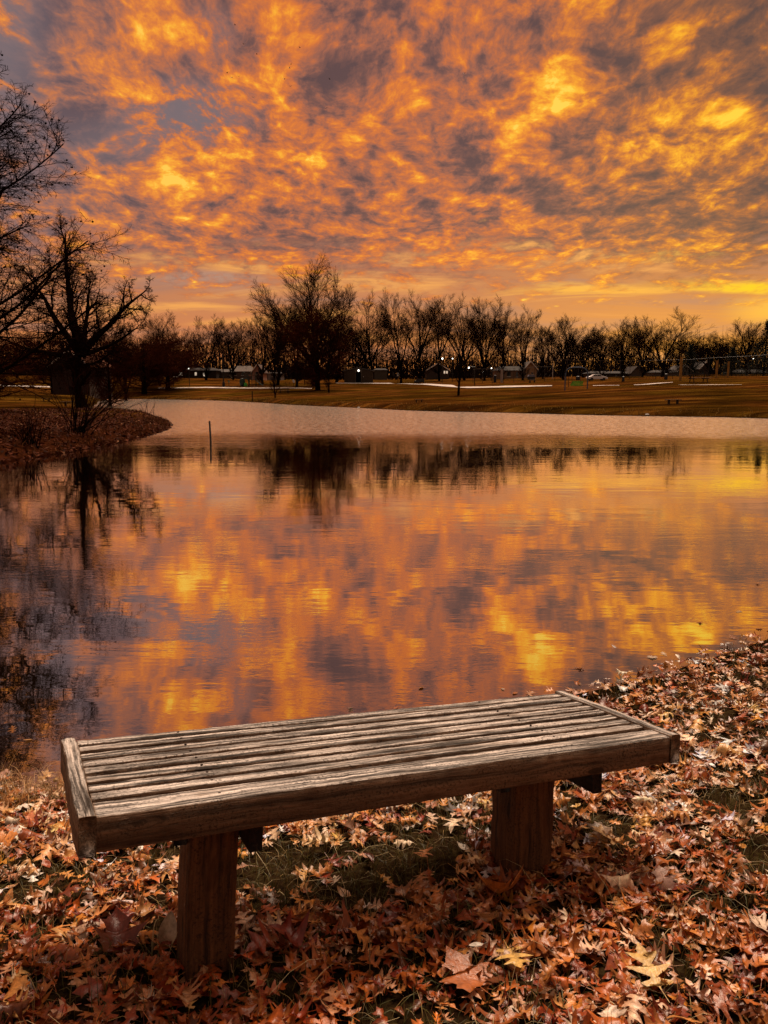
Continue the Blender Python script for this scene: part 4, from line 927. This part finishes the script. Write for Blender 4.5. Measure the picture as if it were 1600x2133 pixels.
# stake in the water
x, d = ground_px(438, 921); zt = ztop(438, 877, d)
o = MB().tube([(.05, 0, -1.2), (0, 0, zt)], [.032, .03], 8).build('stake', mat('grey_stake', (.06, .05, .05), .6, .3, noise=9)); o.location = (x, d, 0); tag(o, 'thin dark stake standing upright in the pond water', 'stake')
# scoreboard
o, x, d = place('scoreboard', 832, 782, 'pale three panel scoreboard on two posts under the twin bare trees', 'scoreboard'); z = zg(x, d); s_ = d / F
z1, z0_ = ztop(832, 749, d) - z, ztop(832, 762, d) - z; M_SB = mat('board_panel', (.30, .22, .16), .7, .3, noise=5, var=.3)
for a_, b_ in ((-17, -11), (-8.5, 8), (11, 17)): MB().box(a_ * s_, b_ * s_, 0, .15, z0_, z1).build('panel', M_SB, o)
for a_ in (-9.5, 9.2): MB().box(a_ * s_ - .08, a_ * s_ + .08, .16, .3, -.3, z1).build('post', M_DPOST, o)
MB().box(-16.5 * s_, 16.5 * s_, .16, .2, z0_ + .3, z0_ + .45).build('rail', M_DPOST, o)
r_ = random.Random(2); mm = MB()
for k in range(9): q = -6 * s_ + k * 1.4 * s_; hh_ = r_.uniform(.1, .45) * (z1 - z0_); mm.box(q, q + .6 * s_, -.012, -.003, z0_ + .3 * (z1 - z0_), z0_ + .3 * (z1 - z0_) + hh_)
mm.build('score_marks', M_DPOST, o)
# small signs
def sign(px, py, py_t, wpx, hpx, label, m2=M_WHITE, round_=False, rzt=0.):
    o, x, d = place('sign', px, py, label, 'sign'); z = zg(x, d); zt = ztop(px, py_t, d) - z; s_ = d / F; h = hpx * s_; w_ = wpx * s_
    MB().box(-.04, .04, 0, .06, -.2, zt - .02).build('post', M_DPOST, o)
    if round_: p_ = MB().tube([(0, -.03, 0), (0, -.002, 0)], w_ / 2, 14).build('panel', m2, o); p_.location = (0, 0, zt - h / 2); p_.scale = (1, 1, h / w_); p_.rotation_euler = (0, rzt, 0)
    else: MB().box(-w_/2, w_/2, -.035, -.003, zt - h, zt).build('panel', m2, o)
sign(829, 798, 776, 4.5, 7, 'small pale rectangular sign on a post right of the shed')
sign(612, 805, 790, 4.5, 7.5, 'small round white sign left of the bushy tree', mat('bright_white', (.8, .8, .8), .4, .5, noise=3, var=.05), True, -.4)
sign(477, 805, 792, 4, 5, 'small greenish sign right of the old style lamp post', mat('green_sign', (.20, .30, .20), .5, .4, noise=3, var=.2), True, -.6)
# playground climber
o, x, d = place('playground_climber', 524, 806, 'small playground climber with an arch, a green panel and a curved slide', 'climbing frame'); s_ = d / F
M_PG = mat('dark_green_steel', (.012, .03, .022), .5, .4, noise=4); M_TAN = mat('tan_plastic', (.17, .08, .05), .6, .3, noise=4)
for q in (-17, -6, 1, 8): MB().tube([(q * s_, 0, 0), (q * s_, 0, 30 * s_)], .06, 6).build('post', M_PG, o)
for q in (-6, 8): MB().tube([(q * s_, 1.2, 0), (q * s_, 1.2, 30 * s_)], .06, 6).build('post', M_PG, o)
MB().tube([((-11 + 6.5 * math.cos(t)) * s_, -.05, (7 + 10.5 * math.sin(t)) * s_) for t in np.linspace(0, math.pi, 12)], .13, 6).build('arch', M_PG, o)
MB().tube([((-17 + 11 * t) * s_, 0, (30 - 5 * t * t * 2) * s_) for t in np.linspace(0, 1, 7)], .07, 6).tube([((-17 + 11 * t) * s_, .0, (24 - 6 * t * t) * s_) for t in np.linspace(0, 1, 7)], .05, 6).build('climbing_arc', M_PG, o)
MB().prism([(-15 * s_, .1), (-7.5 * s_, .1), (-9.5 * s_, 8.5 * s_), (-14.2 * s_, 8.5 * s_)], -.35, -.2).build('panel', M_GREEN, o)
MB().box(-6 * s_, 8 * s_, .06, 1.14, 14 * s_, 14 * s_ + .1).build('deck', M_TAN, o)
MB().box(-6 * s_, 8 * s_, -.02, .02, 22 * s_, 25 * s_).build('guard_panel', M_TAN, o)
lad = MB()
for k in range(4): lad.box(1.6 * s_, 7 * s_, -.3 - .1 * (3 - k), -.08 - .1 * (3 - k), (3 + k * 3.2) * s_, (3 + k * 3.2) * s_ + .07)
lad.build('steps', M_TAN, o)
sl = [((8 + 16 * t) * s_, .3, (14.5 - 13.5 * (t ** .7 if t < .85 else .893 + (t - .85) * .6)) * s_ + .1) for t in np.linspace(0, 1, 12)]; m = MB()
for a_, b_ in zip(sl, sl[1:]):
    m.add([(a_[0], 0, a_[2]), (a_[0], .6, a_[2]), (b_[0], .6, b_[2]), (b_[0], 0, b_[2]), (a_[0], 0, a_[2] - .07), (a_[0], .6, a_[2] - .07), (b_[0], .6, b_[2] - .07), (b_[0], 0, b_[2] - .07)], [(0,1,2,3), (7,6,5,4), (0,3,7,4), (1,5,6,2)])
m.build('slide', M_PG, o)
for y_ in (-.02, .62): MB().tube([(p_[0], y_, p_[2] + .12) for p_ in sl], .04, 5).build('slide_rail', M_PG, o)
MB().ball((-19 * s_, .2, 9 * s_), .55, 10, 8, 1.5).build('tunnel', M_PG, o, True)
# swing frame with a green seat
o, x, d = place('swing_bench', 1200, 812, 'rounded blue steel swing frame with a bright green bench seat', 'swing'); s_ = d / F; w_ = 23 * s_; h = 45 * s_
fr = [(-w_, 0, -.1), (-w_, 0, h * .72), (-w_ + .1, 0, h * .86), (-w_ + .35, 0, h * .96), (-w_ + .7, 0, h)]; fr += [(-p_[0], 0, p_[2]) for p_ in fr[::-1]]
MB().tube(fr, .065, 8).build('frame', M_BLUE, o)
for s2 in (-1, 1): MB().tube([(s2 * (w_ - .6), 0, h), (s2 * (w_ - .75), -.2, h * .28)], .018, 4).build('chain', M_STEEL, o)
m = MB()
for k in range(5): m.box(-w_ * .62 + k * .05, w_ * .45 + k * .05, -.5 + k * .1, -.43 + k * .1, h * .17, h * .17 + .05)
for k in range(4): m.box(-w_ * .5 + .06 * k, w_ * .58 + .03 * k, 0.02 + .03 * k, .06 + .03 * k, h * .2 + k * .11, h * .2 + k * .11 + .085)
m.build('seat', M_GREEN, o)
post(1199 - 15, 806, 772, .035, M_DPOST, 'thin dark pole inside the left of the swing frame', 'thin_pole', 'pole')
# roofed shelter bench
o, x, d = place('bench_shelter', 1108, 797, 'small dark sheltered bench with a pale bluish roof behind the fence', 'bench'); s_ = d / F
MB().box(-8 * s_, 7 * s_, .3, .42, 6 * s_, 12 * s_).build('backrest', M_BLACK, o); MB().prism([(-7 * s_, 12.2 * s_), (6 * s_, 12.2 * s_), (4.5 * s_, 16 * s_), (-5 * s_, 16 * s_)], .1, 1.2).build('roof', mat('roof_blue', (.14, .14, .19), .5, .3, noise=4), o)
MB().box(-4 * s_, 6 * s_, -.35, .1, 5 * s_, 5.8 * s_).build('seat', M_PANE, o)
for q in (-4, 5.5): MB().box(q * s_ - .06, q * s_ + .06, -.2, .35, -.1, 5 * s_).build('leg', M_BLACK, o)
# dark bench with a solid back
o, x, d = place('backed_bench', 875, 799, 'dark bench with a solid backrest beside the pale path', 'bench'); s_ = d / F
MB().box(-8 * s_, 9 * s_, .2, .3, 3.5 * s_, 10 * s_).build('backrest', M_BLACK, o); MB().box(-8 * s_, 9 * s_, -.35, .19, 3 * s_, 3.5 * s_).build('seat', M_BLACK, o)
for q in (-7, -3, 8): MB().box(q * s_ - .06, q * s_ + .06, -.3, .3, -.1, 3 * s_).build('leg', M_BLACK, o)
MB().ball((-10 * s_, -.1, 4 * s_), .24, 8, 6).build('armrest', M_BLACK, o)
def can(px, py, hpx, wpx, label, m_=M_BLACK):
    o, x, d = place('trash_can', px, py, label, 'trash can'); s_ = d / F
    MB().tube([(0, 0, 0), (0, 0, .1), (0, 0, hpx * s_)], [wpx * s_ * .45, wpx * s_ * .5, wpx * s_ * .5], 12).build('body', m_, o)
    MB().tube([(0, 0, hpx * s_ + .002), (0, 0, hpx * s_ + .1), (0, 0, hpx * s_ + .16)], [wpx * s_ * .53, wpx * s_ * .48, wpx * s_ * .2], 12).build('lid', m_, o)
can(1031, 797, 13, 6, 'dark blue trash can beside the grey fence corner post', mat('navy_plastic', (.012, .016, .03), .5, .3, noise=3)); can(1298, 795, 8, 6, 'small dark trash can right of the parked car'); can(1387, 791, 10, 7, 'dark trash can left of the tallest yellow pole')
can(1186 + 18, 792, 6, 9, 'low dark bin seen through the swing frame')
# car
o, x, d = place('parked_car', 1243, 793, 'white sedan parked beyond the lawn, right of the swing frame', 'car', rz=.05); o.scale = (42 / F * d / 4.5,) * 3; M_CAR = mat('white_car_paint', (.72, .68, .68), .25, .6, noise=2, var=.03)
body = [(-2.2, .35), (-2.25, .62), (-2.1, .86), (-1.45, .95), (-.85, 1.36), (.35, 1.42), (1.05, 1.0), (1.85, .88), (2.2, .66), (2.2, .35)]
MB().prism(body, -.82, .82).build('body', M_CAR, o, bevel=.06)
MB().prism([(-1.25, .97), (-.80, 1.29), (-.25, 1.33), (-.25, .97)], -.83, .83).build('side_window', M_GLASS, o); MB().prism([(-.15, .97), (-.15, 1.33), (.33, 1.34), (.85, .98)], -.83, .83).build('side_window', M_GLASS, o)
for q in (-1.35, 1.35):
    for s2 in (-1, 1):
        w_ = MB().tube([(q, s2 * .86, .33), (q, s2 * .64, .33)], .33, 14).build('wheel', M_BLACK, o)
        MB().tube([(q, s2 * .875, .33), (q, s2 * .862, .33)], .19, 12).build('rim', M_STEEL, w_)
for s2 in (-1, 1): MB().box(2.17, 2.215, s2 * .55 - .17, s2 * .55 + .17, .60, .74).build('headlight', mat('lamp_glass', (.8, .8, .85), .2, .6, noise=2, var=.05), o)
# chain link fences of the ball field
def fence(pts, py_t, label, n_, sag=0):
    P3 = []
    for (px, d) in pts: x = at(px, d); P3.append((x, d, zg(x, d)))
    x0, y0_, z0_ = P3[0]; o = empty('chain_link_fence', (x0, y0_, z0_), label, 'fence'); rail = []; L = []
    for i in range(len(P3) - 1):
        for k in range(n_):
            t_ = k / n_; x = P3[i][0] * (1 - t_) + P3[i+1][0] * t_; y = P3[i][1] * (1 - t_) + P3[i+1][1] * t_; L.append((x - x0, y - y0_, zg(x, y) - z0_))
    x, y, z = P3[-1]; L.append((x - x0, y - y0_, z - z0_)); H = py_t
    for p_ in L: MB().tube([(p_[0], p_[1], p_[2] - .2), (p_[0], p_[1], p_[2] + H)], .035, 5).build('post', M_STEEL, o)
    MB().tube([(p_[0], p_[1], p_[2] + H) for p_ in L], .018, 5).build('top_rail', M_STEEL, o)
    m = MB()
    for a_, b_ in zip(L, L[1:]):
        ln = math.hypot(b_[0]-a_[0], b_[1]-a_[1]); k = max(2, int(ln / .6)); hs = int(H / .3)
        for i in range(-4, k):
            for sg in (0, 1):
                t1, t2 = i / k, (i + 2.4) / k
                if sg: t1, t2 = t2, t1
                q1, q2 = min(max(t1, 0), 1), min(max(t2, 0), 1); h1 = (q1 - t1) / (t2 - t1) * H; h2 = (q2 - t1) / (t2 - t1) * H
                if abs(q1 - q2) < 1e-3: continue
                p1 = [a_[j] * (1 - q1) + b_[j] * q1 for j in range(3)]; p2 = [a_[j] * (1 - q2) + b_[j] * q2 for j in range(3)]
                m.tube([(p1[0], p1[1], p1[2] + h1), (p2[0], p2[1], p2[2] + h2)], .008, 3, False)
    m.build('wire_mesh', M_STEEL, o)
d1 = hit(1050, 799, 40)[1]
fence([(1048, d1), (1155, d1 + 3)], 30 / F * d1, 'near chain link fence running right from the grey corner post', 5)
fence([(1155, d1 + 3), (1330, 138), (1640, 120)], 3.2, 'long chain link fence across the ball field behind the swing and yellow poles', 8)
fence([(985, 128), (1048, d1)], 2.2, 'low chain link fence left of the grey corner post', 3)
# houses beyond the park
def house(px, py_b, wpx, hw_, hr, d, label, front='gable', wallc=(.25, .2, .17), roofc=(.06, .04, .035), wins=(), trim=None, dp=8, lit=False, door=None):
    d = d * 1.22 if d > 140 else d; x = at(px, d); s_ = d / F; zb = ztop(px, py_b, d); zgz = zg(x, d); w_ = wpx * s_ / 2; h = hw_ * s_ + (zb - zgz); r = hr * s_
    o = empty('house', (x, d, zgz), label, 'house'); wallc = tuple(c * .7 for c in wallc); roofc = tuple(c * .38 for c in roofc); mw = mat('house_wall_%d' % len(MATS), wallc, .8, .2, noise=1.5, var=.12); mr = mat('house_roof_%d' % len(MATS), roofc, .8, .2, noise=3, var=.25)
    wl = MB().box(-w_, w_, 0, dp, -.5, h)
    if front == 'gable':
        wl.prism([(-w_, h + .002), (w_, h + .002), (0, h + r)], 0, dp); e = .35; sl_ = r / w_
        MB().prism([(-w_ - e, h - e * sl_), (0, h + r), (w_ + e, h - e * sl_), (w_ + e, h - e * sl_ + .2), (0, h + r + .22), (-w_ - e, h - e * sl_ + .2)], -.4, dp + .4).build('roof', mr, o)
        if trim: MB().prism([(-w_ - e, h - e * sl_ - .02), (0, h + r - .02), (w_ + e, h - e * sl_ - .02), (w_ + e, h - e * sl_ + .22), (0, h + r + .30), (-w_ - e, h - e * sl_ + .22)], -.50, -.403).build('trim', mat('gable_trim', trim, .6, .3, noise=4, var=.1), o)
    else:
        b0 = [(-w_ - .3, -.4, h), (w_ + .3, -.4, h), (w_ + .3, dp + .4, h), (-w_ - .3, dp + .4, h), (-w_ * .72, dp / 2, h + r), (w_ * .72, dp / 2, h + r)]
        MB().add(b0, [(0, 1, 5, 4), (1, 2, 5), (2, 3, 4, 5), (3, 0, 4), (3, 2, 1, 0)]).build('roof', mr, o)
    wl.build('wall', mw, o)
    for (a_, b_, c_, e_) in wins: 
        f = MB().box(a_ * s_, b_ * s_, -.05, -.003, h - c_ * s_, h - e_ * s_).build('window', M_WIN if lit else M_GLASS, o)
        MB().box(a_ * s_ - .1, b_ * s_ + .1, -.075, -.053, h - c_ * s_ - .12, h - c_ * s_).build('sill', M_WHITE, f)
    if door: MB().box(door[0] * s_, door[1] * s_, -.045, -.003, h - door[2] * s_, h - door[3] * s_).build('door', mat('house_door', (.09, .03, .025), .7, .3, noise=3), o)
    return o
house(148, 792, 76, 30, 27, 108, 'house with a white edged gable and rusty roof, behind the twigs at the left', wallc=(.05, .025, .018), roofc=(.55, .17, .07), trim=(.85, .80, .76), wins=((-4, 3, -14, -21),), dp=9)
house(412, 788, 78, 16, 6, 168, 'long dark house with lit windows and bright lamps left of the playground', 'hip', (.035, .025, .02), (.03, .02, .02), ((-38, -30, 10, 3), (-5, -1, 10, 4), (12, 15, 12, 5)), lit=True)
house(462, 785, 34, 10, 6, 172, 'low grey roofed house behind the old style lamp post', 'hip', (.12, .10, .08), (.22, .19, .18))
house(502, 786, 46, 12, 12, 176, 'house with a pale brown hipped roof behind the playground', 'hip', (.14, .09, .07), (.26, .19, .16), ((-12, -8, 8, 3), (2, 6, 8, 3)))
house(537, 788, 20, 14, 13, 166, 'narrow pink gabled house behind the slide', wallc=(.48, .26, .20), roofc=(.2, .12, .1), trim=(.6, .5, .48), wins=((-3, 1, 6, 1),))
house(572, 786, 28, 8, 3, 178, 'low pale garage just right of the pink gable', 'hip', (.28, .22, .20), (.08, .05, .04), ((-6, -2, 6, 3),))
house(793, 783, 26, 12, 4, 175, 'low dark grey outbuilding between the shed and the scoreboard', 'hip', (.10, .085, .065), (.04, .03, .03))
house(912, 783, 46, 11, 14, 172, 'house with a pale roof edge and lit windows behind the young tree', wallc=(.08, .055, .045), roofc=(.05, .035, .03), trim=(.30, .26, .24), wins=((12, 15, 6, 1), (17, 20, 6, 1)), lit=True)
house(1066, 788, 62, 16, 9, 168, 'low ranch house with pale walls behind the grey corner post', 'hip', (.30, .19, .12), (.035, .024, .02), ((-10, -3, 12, 2), (8, 12, 13, 3)))
house(1104, 789, 25, 20, 14, 166, 'cream gabled house with a white trimmed roof under the forked tree', wallc=(.52, .34, .20), roofc=(.2, .17, .15), trim=(.6, .56, .52), wins=((2, 6, 11, 7),), door=(3, 8, 19, 12))
house(1268, 791, 82, 13, 5, 170, 'long low dark building behind the parked car', 'hip', (.07, .05, .035), (.06, .05, .05), ((-30, -26, 9, 3), (-10, -6, 9, 3), (12, 16, 9, 3)))
house(1325, 790, 22, 13, 12, 168, 'small grey brown gabled building right of the parked car', wallc=(.16, .12, .10), roofc=(.12, .09, .08))
house(1388, 790, 52, 14, 5, 172, 'pale shed roofed building left of the tallest yellow pole', 'hip', (.17, .13, .10), (.07, .055, .05), ((-14, -9, 10, 3),))
house(1424, 789, 30, 15, 12, 174, 'white gabled house directly behind the tallest yellow pole', wallc=(.40, .33, .30), roofc=(.28, .25, .24), trim=(.5, .47, .45), door=(-9, 1, 14, 2))
house(1468, 788, 24, 20, 13, 178, 'tall grey gabled house between the yellow poles', wallc=(.10, .07, .06), roofc=(.24, .21, .2), trim=(.42, .4, .38), wins=((-8, -4, 12, 4),))
house(1570, 788, 70, 12, 6, 172, 'low dark house at the right edge behind the fence', 'hip', (.05, .035, .03), (.035, .025, .025), ((-20, -16, 9, 3),))
# bits of pale litter on the far shore
for px, py, lb in ((747, 849.5, 'small white scrap at the water edge below the shed'), (1348, 865.5, 'small white scrap at the water edge on the right')):
    x, d = ground_px(px, py + 1.); o = MB().ball((0, 0, 0), .09, 7, 5, .6).build('paper_scrap', M_WHITE); o.location = (x, d, max(zg(x, d), 0) + .06); o.scale = (1.6, 1, 1); tag(o, lb, 'litter')
# birds
r_ = random.Random(4)
BIRDS = [(490, 52), (508, 92), (535, 113), (625, 99), (606, 134), (603, 142), (473, 152), (497, 159), (483, 162), (592, 165), (605, 180), (687, 165), (528, 203), (679, 226)]
bw = None
def bird(px, py, label, group, d=110):
    x = (px - 800) / F * d * (math.cos(TH) + (1066.5 - py) / F * math.sin(TH)) ; u, w_ = uw(px, py); x = u * d
    o = empty('bird', (x, d, EYE + w_ * d), label, 'bird', group, r_.uniform(0, 6.28)); o.rotation_euler[0] = r_.uniform(-.3, .3)
    o.scale = (.6,) * 3
    MB().tube([(0, -.20, 0), (0, -.14, .01), (0, 0, .02), (0, .12, .01), (0, .24, 0)], [.01, .045, .06, .035, .008], 6).build('body', M_BLACK, o)
    for s_ in (-1, 1):
        f = r_.uniform(.05, .22)
        MB().add([(s_*.04, .07, .02), (s_*.20, .09, .02 + f * .7), (s_*.40, -.02, .02 + f), (s_*.20, -.06, .02 + f * .7), (s_*.04, -.07, .02), (s_*.20, .01, .035 + f * .7)], [(0, 1, 5), (1, 2, 5), (2, 3, 5), (3, 4, 5), (4, 0, 5), (0, 4, 3, 2, 1)]).build('wing', M_BLACK, o)
for i, (px, py) in enumerate(BIRDS): bird(px, py, 'tiny dark bird in the loose flock high in the left half of the sky', 'birds flying in the loose flock')
bird(967, 153, 'single tiny dark bird flying right of the flock, near the middle of the sky', None)
